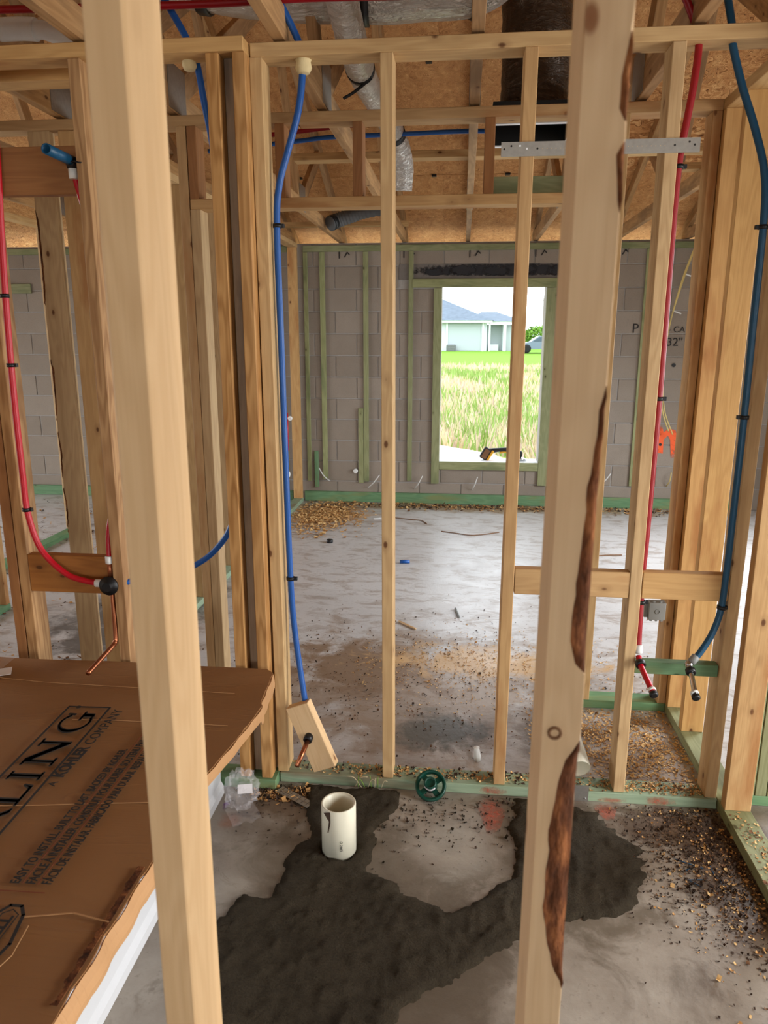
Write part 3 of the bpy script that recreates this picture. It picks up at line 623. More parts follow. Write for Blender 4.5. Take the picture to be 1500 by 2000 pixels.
# ================================================================== PIPES
def clip(parent, p, ax, r, tail=(0.03, 0, 0)):
    c = lathe(parent, 'pipe_clip', [(r, -.006), (r + .004, -.006), (r + .004, .006), (r, .006)], p, ax, 'black_plastic', seg=14, closed=True)
    q = Vector(p) + Vector(tail); a = Vector(p) + Vector(tail).normalized() * r
    board(parent, 'clip_nail', a, q, .012, .012, (0, 1, 0) if abs(tail[1]) < .01 else (1, 0, 0), 'black_plastic', bev=.001)
R1 = .0105
bp = thing('water_pipe', 'bright blue water pipe hanging from the top plate beside the stud', 'pipe', (-.53, 2.38, .27))
tube(bp, 'pipe', [(-.63, 2.30, 2.72), (-.60, 2.34, 2.62), (-.535, 2.385, 2.5), (-.503, 2.397, 2.43), (-.496, 2.397, 2.38), (-.512, 2.397, 2.26), (-.55, 2.397, 2.14), (-.578, 2.397, 2.05), (-.590, 2.397, 1.93), (-.588, 2.397, 1.6), (-.585, 2.397, 1.19), (-.58, 2.397, .77), (-.566, 2.39, .55), (-.53, 2.36, .31)], R1, 'pipe_blue')
clip(bp, (-.588, 2.397, 1.93), (0, .02, 1), R1, (.022, 0, 0)); clip(bp, (-.58, 2.397, .77), (.02, 0, 1), R1, (.025, 0, 0)); lathe(bp, 'foam_seal', [(.0, -.03), (.018, -.026), (.026, -.012), (.022, .004), (.026, .012), (0, .014)], (-.493, 2.392, 2.381), (0, 0, 1), 'foam', seg=10)
lathe(bp, 'coupling', [(R1, -.016), (R1 + .003, -.014), (R1 + .003, .014), (R1, .016)], (-.529, 2.358, .298), (-.2, .1, 1), 'white_plastic', seg=14)
tube(bp, 'copper_stub', [(-.529, 2.358, .295), (-.52, 2.345, .25), (-.512, 2.325, .215), (-.512, 2.31, .2)], .008, 'copper', seg=10); tube(bp, 'copper_outlet', [(-.512, 2.31, .2), (-.535, 2.22, .148)], .0085, 'copper', seg=12, straight=True)
lathe(bp, 'strap', [(.009, -.012), (.016, -.012), (.016, .012), (.009, .012)], (-.512, 2.312, .203), (-.2, -1, -.4), 'black_plastic', seg=12, closed=True)
wb = tag(board(None, 'wood_offcut', (-.553, 2.345, .318), (-.452, 2.325, .085), .089, .038, (1, -.12, .43), 'pine_pale'), 'short pale wood offcut hanging askew behind the copper stub', 'wood block')
for f in (-.105, .105):
    for s in (-.02, 0.0, .02): lathe(wb, 'nail_hole', [(0, 0), (.004, 0), (.004, .001)], world_of(wb) @ Vector((s, -.0196, f)), world_of(wb).to_3x3() @ Vector((0, 1, 0)), 'ink', seg=8)

rr = thing('water_pipe', 'long red water pipe behind the right-hand stud, with a capped stub', 'pipe', (.61, 2.39, .5))
tube(rr, 'pipe', [(.50, 2.35, 2.66), (.56, 2.38, 2.56), (.615, 2.39, 2.46), (.637, 2.392, 2.40), (.634, 2.39, 2.3), (.622, 2.39, 2.19), (.612, 2.39, 2.1), (.609, 2.39, 1.93), (.613, 2.39, 1.4), (.611, 2.39, .97), (.609, 2.39, .84), (.610, 2.385, .72), (.611, 2.375, .60), (.611, 2.36, .56)], R1, 'pipe_red_dark')
clip(rr, (.612, 2.39, 2.075), (0, 0, 1), R1, (.022, 0, 0)); clip(rr, (.613, 2.39, 1.405), (0, 0, 1), R1, (.022, 0, 0)); clip(rr, (.611, 2.385, .735), (0, 0, 1), R1, (.022, 0, 0))
lathe(rr, 'coupling', [(R1, -.014), (R1 + .003, -.012), (R1 + .003, .012), (R1, .014)], (.611, 2.363, .575), (0, .3, 1), 'white_plastic', seg=14)
tube(rr, 'stub', [(.611, 2.356, .552), (.612, 2.325, .534), (.628, 2.215, .493)], .0095, 'pipe_red', seg=12); lathe(rr, 'stub_cap', [(.011, -.006), (.0135, -.004), (.0135, .006), (.009, .009), (0, .009)], (.629, 2.208, .491), (.12, -1, -.36), 'black_plastic', seg=14)
lathe(rr, 'cap_ring', [(.0098, -.006), (.013, -.006), (.013, .002), (.0098, .002)], (.6275, 2.222, .496), (.12, -1, -.36), 'white_plastic', seg=14, closed=True)
lathe(rr, 'strap', [(.010, -.008), (.017, -.008), (.017, .008), (.010, .008)], (.612, 2.33, .537), (.1, -1, -.4), 'black_plastic', seg=12, closed=True)

br = thing('water_pipe', 'dark blue water pipe at the right end stud, bent to a chrome stub', 'pipe', (.85, 2.36, .5))
tube(br, 'pipe', [(.70, 2.42, 2.56), (.725, 2.40, 2.44), (.731, 2.392, 2.385), (.765, 2.385, 2.28), (.805, 2.37, 2.17), (.838, 2.352, 2.05), (.848, 2.342, 1.92), (.852, 2.342, 1.62), (.856, 2.342, 1.35), (.858, 2.345, 1.03), (.860, 2.352, .85), (.856, 2.352, .73), (.835, 2.345, .65), (.80, 2.335, .585), (.776, 2.33, .556)], R1, 'pipe_blue_dark')
clip(br, (.848, 2.342, 1.90), (0, 0, 1), R1, (-.022, 0, 0)); clip(br, (.856, 2.342, 1.355), (0, 0, 1), R1, (-.022, 0, 0)); clip(br, (.857, 2.352, .738), (.1, 0, 1), R1, (.018, 0, 0))
lathe(br, 'coupling', [(R1, -.014), (R1 + .003, -.012), (R1 + .003, .012), (R1, .014)], (.781, 2.331, .562), (.6, .2, .75), 'grey_plastic', seg=14)
lathe(br, 'elbow', [(0, -.014), (.011, -.01), (.014, 0), (.011, .01), (0, .014)], (.765, 2.325, .545), (0, 0, 1), 'chrome', seg=14); tube(br, 'stub', [(.765, 2.325, .545), (.762, 2.27, .52), (.757, 2.215, .494)], .0085, 'chrome', seg=12); lathe(br, 'stub_cap', [(.0105, -.006), (.013, -.004), (.013, .006), (.009, .009), (0, .009)], (.757, 2.205, .490), (0, -1, -.42), 'black_plastic', seg=14)
lathe(br, 'cap_ring', [(.0088, -.006), (.0128, -.006), (.0128, .002), (.0088, .002)], (.757, 2.217, .495), (0, -1, -.42), 'white_plastic', seg=14, closed=True); lathe(br, 'strap', [(.009, -.008), (.016, -.008), (.016, .008), (.009, .008)], (.764, 2.298, .533), (0, -1, -.42), 'black_plastic', seg=12, closed=True)

lp = thing('water_pipe', 'bright red water pipe curving down to the tub valve at left', 'pipe', (-1.45, 2.33, .8))
tube(lp, 'pipe', [(-1.44, 2.335, 2.42), (-1.455, 2.332, 2.1), (-1.463, 2.33, 1.967), (-1.478, 2.33, 1.687), (-1.487, 2.33, 1.39), (-1.488, 2.33, 1.13), (-1.485, 2.33, .994), (-1.450, 2.33, .866), (-1.367, 2.325, .784), (-1.29, 2.32, .760), (-1.235, 2.318, .755)], R1, 'pipe_red')
clip(lp, (-1.488, 2.33, 1.01), (0, 0, 1), R1, (.022, 0, 0)); clip(lp, (-1.484, 2.33, 1.5), (0, 0, 1), R1, (.022, 0, 0)); clip(lp, (-1.479, 2.33, 1.72), (0, 0, 1), R1, (-.022, 0, 0))
lathe(lp, 'coupling', [(R1, -.014), (R1 + .004, -.012), (R1 + .004, .012), (R1, .014)], (-1.243, 2.318, .755), (1, 0, 0), 'white_plastic', seg=14)
tv = thing('tub_valve', 'black and brass tub valve body with copper spout pipe', 'valve', (-1.2, 2.3, .75))
lathe(tv, 'valve_body', [(0, -.03), (.02, -.03), (.026, -.02), (.026, .012), (.034, .014), (.034, .02), (.02, .022), (.016, .036), (0, .036)], (-1.20, 2.318, .752), (0, -1, 0), 'black_plastic', seg=16)
tube(tv, 'side_port', [(-1.238, 2.318, .755), (-1.165, 2.318, .755)], .013, 'copper', seg=12, straight=True); tube(tv, 'top_port', [(-1.197, 2.318, .77), (-1.197, 2.318, .84)], .010, 'copper', seg=12, straight=True)
lathe(tv, 'coupling', [(R1, -.014), (R1 + .004, -.012), (R1 + .004, .012), (R1, .014)], (-1.197, 2.318, .842), (0, 0, 1), 'white_plastic', seg=14)
tube(tv, 'riser', [(-1.197, 2.318, .85), (-1.197, 2.335, .95), (-1.19, 2.408, 1.12), (-1.185, 2.412, 1.5), (-1.19, 2.41, 1.88), (-1.207, 2.37, 2.0), (-1.212, 2.335, 2.1)], .0095, 'pipe_red')
tube(tv, 'spout_pipe', [(-1.197, 2.318, .735), (-1.195, 2.312, .64), (-1.195, 2.308, .56), (-1.195, 2.30, .543), (-1.197, 2.28, .535), (-1.205, 2.12, .510)], .0085, 'copper', seg=12)
sa = thing('shower_stub', 'short teal-blue threaded shower stub pipe wired to the stud at upper left', 'pipe', (-1.21, 2.28, 2.11))
lathe(sa, 'stub_pipe', [(.012, 0), (.0155, 0), (.0155, .15), (.012, .15)], (-1.212, 2.345, 2.118), (-.02, -1, .02), 'pipe_blue_dark', seg=18, closed=True); lathe(sa, 'elbow', [(0, -.02), (.016, -.016), (.019, 0), (.016, .016), (0, .02)], (-1.212, 2.335, 2.112), (0, 0, 1), 'black_plastic', seg=14)
lathe(sa, 'coupling', [(R1, -.016), (R1 + .003, -.014), (R1 + .003, .014), (R1, .016)], (-1.212, 2.335, 2.082), (0, 0, 1), 'white_plastic', seg=14); tube(sa, 'tie_wire', [(-1.21, 2.31, 2.108), (-1.19, 2.303, 2.11), (-1.172, 2.303, 2.106), (-1.165, 2.31, 2.108)], .0022, 'black_plastic', seg=6); 
bb = thing('water_pipe', 'blue water pipe behind the grained post, curving left to the tub valve', 'pipe', (-.85, 2.42, .9))
tube(bb, 'pipe', [(-.94, 2.40, 2.62), (-.905, 2.40, 2.56), (-.853, 2.40, 2.47), (-.825, 2.405, 2.40), (-.81, 2.41, 2.30), (-.785, 2.42, 2.1), (-.76, 2.42, 1.6), (-.762, 2.42, 1.15), (-.785, 2.42, .97), (-.84, 2.42, .873), (-.93, 2.42, .80), (-1.05, 2.40, .765), (-1.16, 2.33, .755)], R1, 'pipe_blue')
lathe(bb, 'foam_seal', [(0, -.024), (.016, -.02), (.022, -.008), (.02, .008), (0, .012)], (-.835, 2.37, 2.388), (0, 0, 1), 'foam', seg=10)
rt = thing('water_pipe', 'dark red water pipe running level above the middle partition', 'pipe', (-.4, 2.3, 2.5))
tube(rt, 'pipe', [(-2.0, 2.30, 2.535), (-.90, 2.36, 2.538), (-.5, 2.36, 2.54), (.09, 2.36, 2.545), (.5, 2.33, 2.66)], R1, 'pipe_red_dark')
bt = thing('water_pipe', 'sagging dark blue water pipe at the top edge above the red one', 'pipe', (-.3, 2.3, 2.6))
tube(bt, 'pipe', [(-.62, 2.30, 2.66), (-.52, 2.33, 2.585), (-.27, 2.33, 2.562), (-.03, 2.33, 2.562), (.1, 2.33, 2.6)], .012, 'pipe_blue_dark')
bf = thing('water_pipe', 'thin blue water pipe crossing level over the trusses behind the partitions', 'pipe', (-.4, 3.9, 2.55))
tube(bf, 'pipe', [(-1.3, 3.9, 2.50), (-.85, 3.9, 2.535), (-.67, 3.9, 2.55), (-.33, 3.9, 2.555), (.0, 3.9, 2.56), (.3, 3.9, 2.55)], .011, 'pipe_blue')
rf = thing('water_pipe', 'short stretch of red pipe just above the thin blue one', 'pipe', (-.75, 3.85, 2.58))
tube(rf, 'pipe', [(-1.2, 3.9, 2.55), (-.85, 3.9, 2.578), (-.62, 3.9, 2.598), (-.5, 3.9, 2.6)], .011, 'pipe_red_dark')
ld = thing('water_pipe', 'blue laundry supply pipe in the rear left partition', 'pipe', (-1.48, 6.1, .8))
tube(ld, 'pipe', [(-1.53, 6.15, 2.43), (-1.53, 6.15, 1.83), (-1.515, 6.15, 1.25), (-1.505, 6.15, .95), (-1.5, 6.15, .64)], .012, 'pipe_blue'); clip(ld, (-1.52, 6.15, 1.42), (0, 0, 1), .012, (.025, 0, 0)); clip(ld, (-1.503, 6.15, .9), (0, 0, 1), .012, (.025, 0, 0))
lathe(ld, 'stub_cap', [(0, -.02), (.016, -.018), (.016, .012), (0, .014)], (-1.5, 6.145, .63), (0, 0, 1), 'black_plastic', seg=12)
rl = thing('water_pipe', 'red laundry supply pipe with white ring in the rear left partition', 'pipe', (-1.45, 6.2, .8))
tube(rl, 'pipe', [(-1.56, 6.15, .88), (-1.50, 6.13, .90), (-1.44, 6.12, .92)], .012, 'pipe_red'); tube(rl, 'drop', [(-1.51, 6.28, .95), (-1.51, 6.28, .62)], .012, 'pipe_red', straight=True); lathe(rl, 'escutcheon', [(.012, 0), (.02, .002), (.02, .008), (.012, .01)], (-1.445, 6.12, .92), (.4, -1, 0), 'white_plastic', seg=14)
wp = tag(lathe(None, 'cleanout_cap', [(.0, 0), (.035, .0), (.038, .01), (.038, .03), (.028, .04), (0, .042)], (-1.50, 6.12, .44), (.6, -1, 0), 'white_plastic', seg=16), 'round white plastic cap low in the rear left partition', 'cap')
eb = thing('junction_box', 'small blue outlet box on the rear left partition', 'outlet box', (-1.53, 6.3, .5)); box(eb, 'case', -1.55, -1.51, 6.25, 6.31, .43, .55, 'pipe_blue_dark', axis=2); box(eb, 'lip', -1.554, -1.506, 6.244, 6.25, .425, .555, 'pipe_blue', axis=2)
# white vent pipe upper left
vp = thing('vent_pipe', 'white plastic vent pipe with coupling above the tub wall', 'pipe', (-1.5, 2.55, 2.56))
tube(vp, 'pipe', [(-2.1, 2.56, 2.57), (-1.53, 2.56, 2.57)], .028, 'white_plastic', seg=18, straight=True); tube(vp, 'coupling', [(-1.54, 2.56, 2.57), (-1.46, 2.56, 2.57), (-1.41, 2.56, 2.566)], .034, 'white_plastic', seg=18); tube(vp, 'bend', [(-1.41, 2.56, 2.566), (-1.37, 2.56, 2.558), (-1.30, 2.57, 2.525), (-1.26, 2.58, 2.45)], .028, 'white_plastic', seg=18)
# romex loop on the block wall at right
cb = thing('electric_cable', 'pale yellow electric cable looping down beside the right studs', 'cable', (1.85, 6.95, 1.2))
tube(cb, 'cable', [(2.02, 6.98, 2.41), (1.96, 6.97, 2.3), (1.877, 6.96, 2.01), (1.81, 6.95, 1.62), (1.80, 6.95, 1.27), (1.84, 6.96, .95), (1.94, 6.98, .72)], .006, 'cable_yellow', seg=8); tube(cb, 'cable', [(2.04, 6.98, 2.41), (1.97, 6.975, 2.3), (1.884, 6.96, 2.0), (1.80, 6.95, 1.6), (1.79, 6.95, 1.25), (1.82, 6.95, .95), (1.90, 6.98, .75)], .006, 'cable_yellow', seg=8)
for z, x in ((2.13, 1.92), (1.82, 1.845)): board(cb, 'staple', (x, 6.97, z), (x + .07, 6.97, z - .025), .005, .012, (0, 1, 0), 'white_plastic')
# grey junction box on closet stud
jb = thing('junction_box', 'small grey plastic electrical box on the closet corner stud', 'electrical box', (.83, 3.0, .44))
box(jb, 'case', .80, .868, 2.985, 3.028, .44, .516, 'grey_plastic', axis=2); box(jb, 'mounting_tab', .784, .80, 3.0, 3.028, .445, .51, 'grey_plastic', axis=2)
for x in (.812, .834, .856): box(jb, 'lug', x - .005, x + .005, 2.99, 3.0, .433, .44, 'grey_plastic', axis=2, bev=.001)
for x in (.82, .848): box(jb, 'lug', x - .005, x + .005, 2.99, 3.0, .516, .522, 'grey_plastic', axis=2, bev=.001)
lathe(jb, 'knockout', [(.008, 0), (.01, 0), (.01, .002), (.008, .002)], (.834, 2.985, .478), (0, -1, 0), 'grey_plastic', seg=14, closed=True)
npl = tag(box(None, 'nail_plate', .415, .478, YF - .0105, YF - .0085, -.0, .062, 'galvanised', axis=2, bev=0), 'square grey steel nail plate on the sole plate', 'nail plate')
lathe(npl, 'nail_head', [(0, 0), (.004, 0), (.003, .002)], (.466, YF - .0105, .012), (0, -1, 0), 'chrome', seg=8)
# ================================================================== DUCTS
def duct(name, label, pts, r, mat, seg=20, n=10, straps=(), ridges=0.0):
    t = thing(name, label, 'duct', pts[len(pts) // 2])
    def rf(u, i): return r * (1 + ridges * math.sin(i * 2.1) + 0.04 * noise.noise(Vector((u * 14, r * 40, 0))))
    tube(t, 'jacket', pts, r, mat, seg=seg, n=n, rfun=rf)
    P = spline(pts, n)
    for s in straps:
        i = int(s * (len(P) - 2)); d = (P[i + 1] - P[i]).normalized()
        lathe(t, 'strap', [(r * 1.0, -.02), (r * 1.06, -.02), (r * 1.06, .02), (r * 1.0, .02)], P[i], d, 'black_plastic', seg=seg, closed=True)
    return t
duct('insulated_duct', 'fat silver foil duct running level across the top, with black straps', [(-1.6, 2.78, 2.98), (-1.1, 2.82, 2.90), (-.7, 2.86, 2.85), (-.3, 2.9, 2.84), (.0, 2.92, 2.86), (.1, 2.95, 2.95)], .165, 'foil_jacket', n=14, straps=(.3, .57, .8))
ft = duct('flexible_duct', 'narrow silver flexible duct dropping away behind the top plate', [(-.40, 2.40, 2.70), (-.405, 2.6, 2.62), (-.40, 2.85, 2.555), (-.41, 3.2, 2.575), (-.40, 3.6, 2.60), (-.36, 3.95, 2.56), (-.33, 4.05, 2.46), (-.335, 4.08, 2.33)], .052, 'foil_jacket', n=12, straps=(.36, .72), ridges=.02)
tube(ft, 'strap_tail', [(-.36, 2.98, 2.52), (-.43, 3.0, 2.48), (-.47, 3.0, 2.46)], .006, 'black_plastic', seg=6)
duct('flexible_duct', 'short grey ribbed hose duct near the eave left of centre', [(-1.08, 6.15, 2.47), (-1.03, 6.2, 2.5), (-.92, 6.2, 2.535), (-.8, 6.2, 2.57), (-.6, 6.2, 2.6)], .056, 'boot_grey', n=14, straps=(.12,), ridges=.06)
dk = duct('insulated_duct', 'thick crumpled dark duct dropping to the ceiling register', [(.22, 3.3, 3.3), (.25, 3.36, 3.1), (.265, 3.42, 2.9), (.272, 3.47, 2.72), (.275, 3.5, 2.62), (.275, 3.52, 2.54)], .142, 'dark_film', seg=28, n=14)
rg = thing('ceiling_register', 'open rectangular black register box with white rim in the ceiling', 'register box', (.27, 3.54, 2.45))
for nm, a in (('side', (.098, .104, 3.36, 3.73)), ('side', (.438, .444, 3.36, 3.73)), ('side', (.104, .438, 3.36, 3.366)), ('side', (.104, .438, 3.724, 3.73))): box(rg, nm, a[0], a[1], a[2], a[3], 2.452, 2.535, 'duct_black', axis=2, bev=0)
box(rg, 'top', .1, .442, 3.362, 3.728, 2.53, 2.535, 'duct_black', axis=0, bev=0)
for a in ((.085, .457, 3.345, 3.37), (.085, .457, 3.72, 3.745), (.085, .11, 3.37, 3.72), (.432, .457, 3.37, 3.72)): box(rg, 'rim', *a, 2.446, 2.452, 'trim_white', bev=.001)
# ================================================================== TUB AND CARTON
tub = thing('bathtub', 'white bathtub still half covered by its flattened carton', 'bathtub', (-1.2, 1.6, 0))
prof = [(-1.635, 0.0), (-.812, 0.0), (-.812, .03), (-.822, .05), (-.815, .36), (-.78, .40), (-.775, .43), (-.80, .445), (-.86, .445), (-.93, .42), (-1.0, .12), (-1.45, .12), (-1.54, .42), (-1.635, .445)]
vs = [(x, y, z) for y in (.80, 2.255) for x, z in prof]; n = len(prof)
me = bpy.data.meshes.new('shell'); me.from_pydata(vs, [], [(i, (i + 1) % n, n + (i + 1) % n, n + i) for i in range(n)] + [tuple(range(n - 1, -1, -1)), tuple(range(n, 2 * n))])
bm = bmesh.new(); bm.from_mesh(me); bmesh.ops.recalc_face_normals(bm, faces=bm.faces); bm.to_mesh(me); bm.free(); newobj('shell', me, 'tub_white', tub)
CZ = .475
ct = thing('carton', 'big flattened brown carton with black printing lying over the bathtub', 'carton', (-1.2, 1.6, .45))
# lid: edge outline with a ragged right side
E_ = [(.72, -.66), (.94, -.655), (1.0, -.657), (1.05, -.650), (1.11, -.656), (1.16, -.651), (1.28, -.652), (1.33, -.648), (1.5, -.65), (1.66, -.642), (1.8, -.62), (1.95, -.600), (2.03, -.594), (2.05, -.604), (2.15, -.61), (2.26, -.618), (2.285, -.645)]
NX = 24; vs = []; fs = []
def lidz(x, y):
    z = CZ + .004 * noise.noise(Vector((x * 3, y * 3, 0))) 
    for y0, s in ((1.50, .2), (1.885, .1), (1.13, -.15)):
        d = abs(y - y0 - (x + 1) * s * .3); z += .003 * max(0, 1 - d / .02)
    return z
rows = []
for i in range(80):
    y = .72 + (2.285 - .72) * i / 79
    for (ya, xa), (yb, xb) in zip(E_[:-1], E_[1:]):
        if ya <= y <= yb: xe = xa + (xb - xa) * (y - ya) / (yb - ya); break
    xe += .003 * noise.noise(Vector((y * 60, 1, 2)))
    for k in range(NX + 1):
        x = -1.63 + (xe + 1.63) * k / NX; vs.append((x, y, lidz(x, y)))
for i in range(79):
    for k in range(NX): a = i * (NX + 1) + k; fs.append((a, a + 1, a + NX + 2, a + NX + 1))
me = bpy.data.meshes.new('lid'); me.from_pydata(vs, [], fs)
bm = bmesh.new(); bm.from_mesh(me); r = bmesh.ops.solidify(bm, geom=bm.faces[:], thickness=.005); bmesh.ops.recalc_face_normals(bm, faces=bm.faces); bm.to_mesh(me); bm.free()
newobj('lid', me, 'cardboard', ct, smooth=False)
# hanging torn flap along the right edge
vs = []; fs = []
NF = 120
for i in range(NF):
    y = .73 + (2.28 - .73) * i / (NF - 1)
    for (ya, xa), (yb, xb) in zip(E_[:-1], E_[1:]):
        if ya <= y <= yb: xe = xa + (xb - xa) * (y - ya) / (yb - ya); break
    drop = .046 + .004 * noise.noise(Vector((y * 5, 9, 1))) + .004 * noise.noise(Vector((y * 40, 2, 1)))
    if y > 1.45: drop = .030 + .006 * noise.noise(Vector((y * 14, 3, 3)))
    if y > 2.0: drop = .05
    for k in range(4):
        f = k / 3; vs.append((xe + .004 + (.012 if y < 1.45 else .004) * math.sin(f * 2.2) + .0016 * math.sin(y * 420), y, CZ - .002 - drop * f))
for i in range(NF - 1):
    for k in range(3): a = i * 4 + k; fs.append((a, a + 1, a + 5, a + 4))
me = bpy.data.meshes.new('torn_flap'); me.from_pydata(vs, [], fs)
bm = bmesh.new(); bm.from_mesh(me); bmesh.ops.solidify(bm, geom=bm.faces[:], thickness=.004); bmesh.ops.recalc_face_normals(bm, faces=bm.faces); bm.to_mesh(me); bm.free()
newobj('torn_flap', me, 'cardboard_edge', ct, label='lighter torn corrugated edge folded down')
box(ct, 'side_panel', -1.641, -1.637, .80, 2.25, .02, CZ - .01, 'cardboard', axis=1, bev=0)
# printing on the lid: text runs away from the camera, its top towards the left
def PM(x, y, z=CZ + .0075): return Matrix.Translation((x, y, z)) @ Matrix.Rotation(math.radians(90), 4, 'Z')
def serif(ch):
    """letters in a unit cap height"""
    if ch == 'I': return [[(0, 0), (.34, 0), (.34, .05), (.24, .06), (.24, .94), (.34, .95), (.34, 1), (0, 1), (0, .95), (.1, .94), (.1, .06), (0, .05)]], .34
    if ch == 'L': return [[(0, 0), (.78, 0), (.82, .27), (.77, .27), (.7, .1), (.6, .06), (.25, .06), (.25, .94), (.36, .95), (.36, 1), (0, 1), (0, .95), (.1, .94), (.1, .06), (0, .05)]], .82
    if ch == 'N': return [[(0, 0), (.3, 0), (.3, .05), (.2, .06), (.2, .78), (.86, 0), (.95, 0), (.95, .94), (1.05, .95), (1.05, 1), (.75, 1), (.75, .95), (.86, .94), (.86, .28), (.26, 1), (0, 1), (0, .95), (.11, .92), (.11, .06), (0, .05)]], 1.05
    if ch == 'G':
        o = [(.5 + .5 * math.cos(a) , .5 + .52 * math.sin(a)) for a in [math.radians(42 + 12 * k) for k in range(23)]]
        i_ = [(.5 + .36 * math.cos(a), .5 + .46 * math.sin(a)) for a in [math.radians(42 + 12 * k) for k in range(22, -1, -1)]]
        return [o + i_, [(.6, .45), (1.02, .45), (1.02, .40), (.93, .38), (.93, .06), (.78, .02), (.78, .38), (.6, .40)], [(.84, .72), (.9, .72), (.92, .98), (.87, .98)]], 1.04
    if ch == 'R': return [[(0, 0), (.34, 0), (.34, .05), (.24, .06), (.24, .94), (.34, .95), (.34, 1), (0, 1), (0, .95), (.1, .94), (.1, .06), (0, .05)], [(.24, .94), (.5, .94), (.6, .85), (.6, .66), (.5, .55), (.24, .55), (.24, .49), (.56, .49), (.76, .62), (.76, .88), (.58, 1), (.24, 1)], [(.38, .5), (.55, .5), (.92, .06), (.98, .05), (.98, 0), (.8, 0)]], .98
    if ch == 'E': return [[(0, 0), (.76, 0), (.8, .27), (.75, .27), (.68, .1), (.6, .06), (.25, .06), (.25, .94), (.6, .94), (.68, .76), (.73, .76), (.72, 1), (0, 1), (0, .95), (.1, .94), (.1, .06), (0, .05)], [(.25, .48), (.52, .48), (.52, .54), (.25, .54)]], .8
    if ch == 'T': return [[(.24, 0), (.6, 0), (.6, .05), (.49, .06), (.49, .94), (.7, .94), (.78, .76), (.84, .76), (.82, 1), (.02, 1), (0, .76), (.06, .76), (.14, .94), (.35, .94), (.35, .06), (.24, .05)]], .84
    if ch == 'S': return [[(.02, .02), (.07, .02), (.12, .06), (.35, -.02), (.62, .1), (.64, .34), (.48, .5), (.2, .64), (.16, .82), (.3, .95), (.5, .88), (.54, .72), (.59, .72), (.59, .98), (.54, .98), (.5, .94), (.3, 1.02), (.08, .9), (.05, .66), (.2, .5), (.46, .36), (.5, .2), (.36, .05), (.18, .08), (.07, .3), (.02, .3)]], .66
shapes = []; cap = .086
for ch, y0, wl in (('S', .98, .05), ('T', 1.05, .065), ('E', 1.135, .06), ('R', 1.215, .085), ('R', 1.358, .098), ('L', 1.468, .086), ('I', 1.574, .034), ('N', 1.638, .130), ('G', 1.805, .122)):
    if y0 == 1.215: ch = 'E'; continue
    ps, wd = serif(ch)
    for p in ps:
        for ox, oy in ((0, 0), (.0026, 0), (-.0026, 0), (0, .0016), (0, -.0016)): shapes.append(([(y0 + a / wd * wl + ox, b_ * cap + oy) for a, b_ in p], .0006 + abs(ox) * .05))
Lm = Matrix.Translation((-1.058, 1.55, CZ + .0075)) @ Matrix.Rotation(math.radians(92.2), 4, 'Z') @ Matrix.Translation((-1.55, 0, 0))
for sh in (stroke([(.9, -.022), (1.955, -.022), (1.955, .106), (.9, .106)], .0065)): shapes.append(sh)
multi(ct, 'lettering', shapes, Lm, 'ink', label='big black framed serif lettering ending in LING')
text(ct, 'lettering', '®', .022, PM(-1.142, 1.942), 'ink')
text(ct, 'lettering', 'A', .030, PM(-1.003, 1.553), 'ink', length=.02); text(ct, 'lettering', 'KOHLER', .044, PM(-1.003, 1.592), 'ink', length=.145, weight=.0016); text(ct, 'lettering', 'COMPANY', .042, PM(-1.003, 1.75), 'ink', length=.195)
for x, t_, y0, ln in ((-.894, 'EASY TO INSTALL. BUILT TO LAST. BACKED BY KOHLER.', 1.222, .515), (-.860, 'FACILE À INSTALLER. CONSTRUIT POUR DURER. SOUTENU PAR KOHLER.', 1.224, .65), (-.826, 'FÁCIL DE INSTALAR. FABRICADO PARA DURAR. RESPALDADO POR KOHLER.', 1.226, .665)):
    text(ct, 'lettering', t_, .030, PM(x, y0), 'ink', length=ln, weight=.0005)
multi(ct, 'rule_line', stroke([(1.225, -.012), (1.86, -.012)], .0016) + stroke([(1.225, -.046), (1.86, -.046)], .0016), Matrix.Translation((-.899, 0, CZ + .007)) @ Matrix.Rotation(math.radians(90), 4, 'Z'), 'ink_red')
multi(ct, 'rule_line', stroke([(1.201, 0), (1.203, -.10)], .0018), Matrix.Translation((-.925, 0, CZ + .007)) @ Matrix.Rotation(math.radians(90), 4, 'Z'), 'ink_red')
hx = [(.0, .045), (.05, .022), (.165, .022), (.19, .0), (.19, -.03), (.165, -.052), (.05, -.052), (0, -.08)]
multi(ct, 'emblem', stroke([(-.12, .026), (-.04, .042), (.03, .026), (.052, .012), (.052, -.012), (.03, -.028), (-.04, -.044), (-.12, -.028)], .007) + stroke([(-.12, .016), (.03, .016), (.042, .0), (.03, -.018), (-.12, -.018), (-.12, .016)], .002), Matrix.Translation((-.862, 1.112, CZ + .0075)) @ Matrix.Rotation(math.radians(90), 4, 'Z'), 'ink', label='black hexagonal printed emblem')
text(ct, 'lettering', 'VIKRELL', .034, PM(-.851, 1.015), 'ink', length=.125, weight=.0011)
def crease(pts, wd=.0022): multi(ct, 'crease', [(p, .0012) for p, _ in stroke(pts, wd)], Matrix.Translation((0, 0, CZ + .0055)), 'cardboard_edge')
crease([(-1.2, 1.452), (-1.0, 1.478), (-.86, 1.50), (-.70, 1.522)]); crease([(-1.13, 1.878), (-1.0, 1.888), (-.66, 1.893)], .0016); crease([(-1.56, 2.12), (-1.35, 2.10), (-.7, 2.09)], .0012); crease([(-.66, 1.145), (-.74, 1.16), (-.83, 1.14)], .003); crease([(-.82, .98), (-.80, 1.05), (-.81, 1.12)], .0016)
tp = []
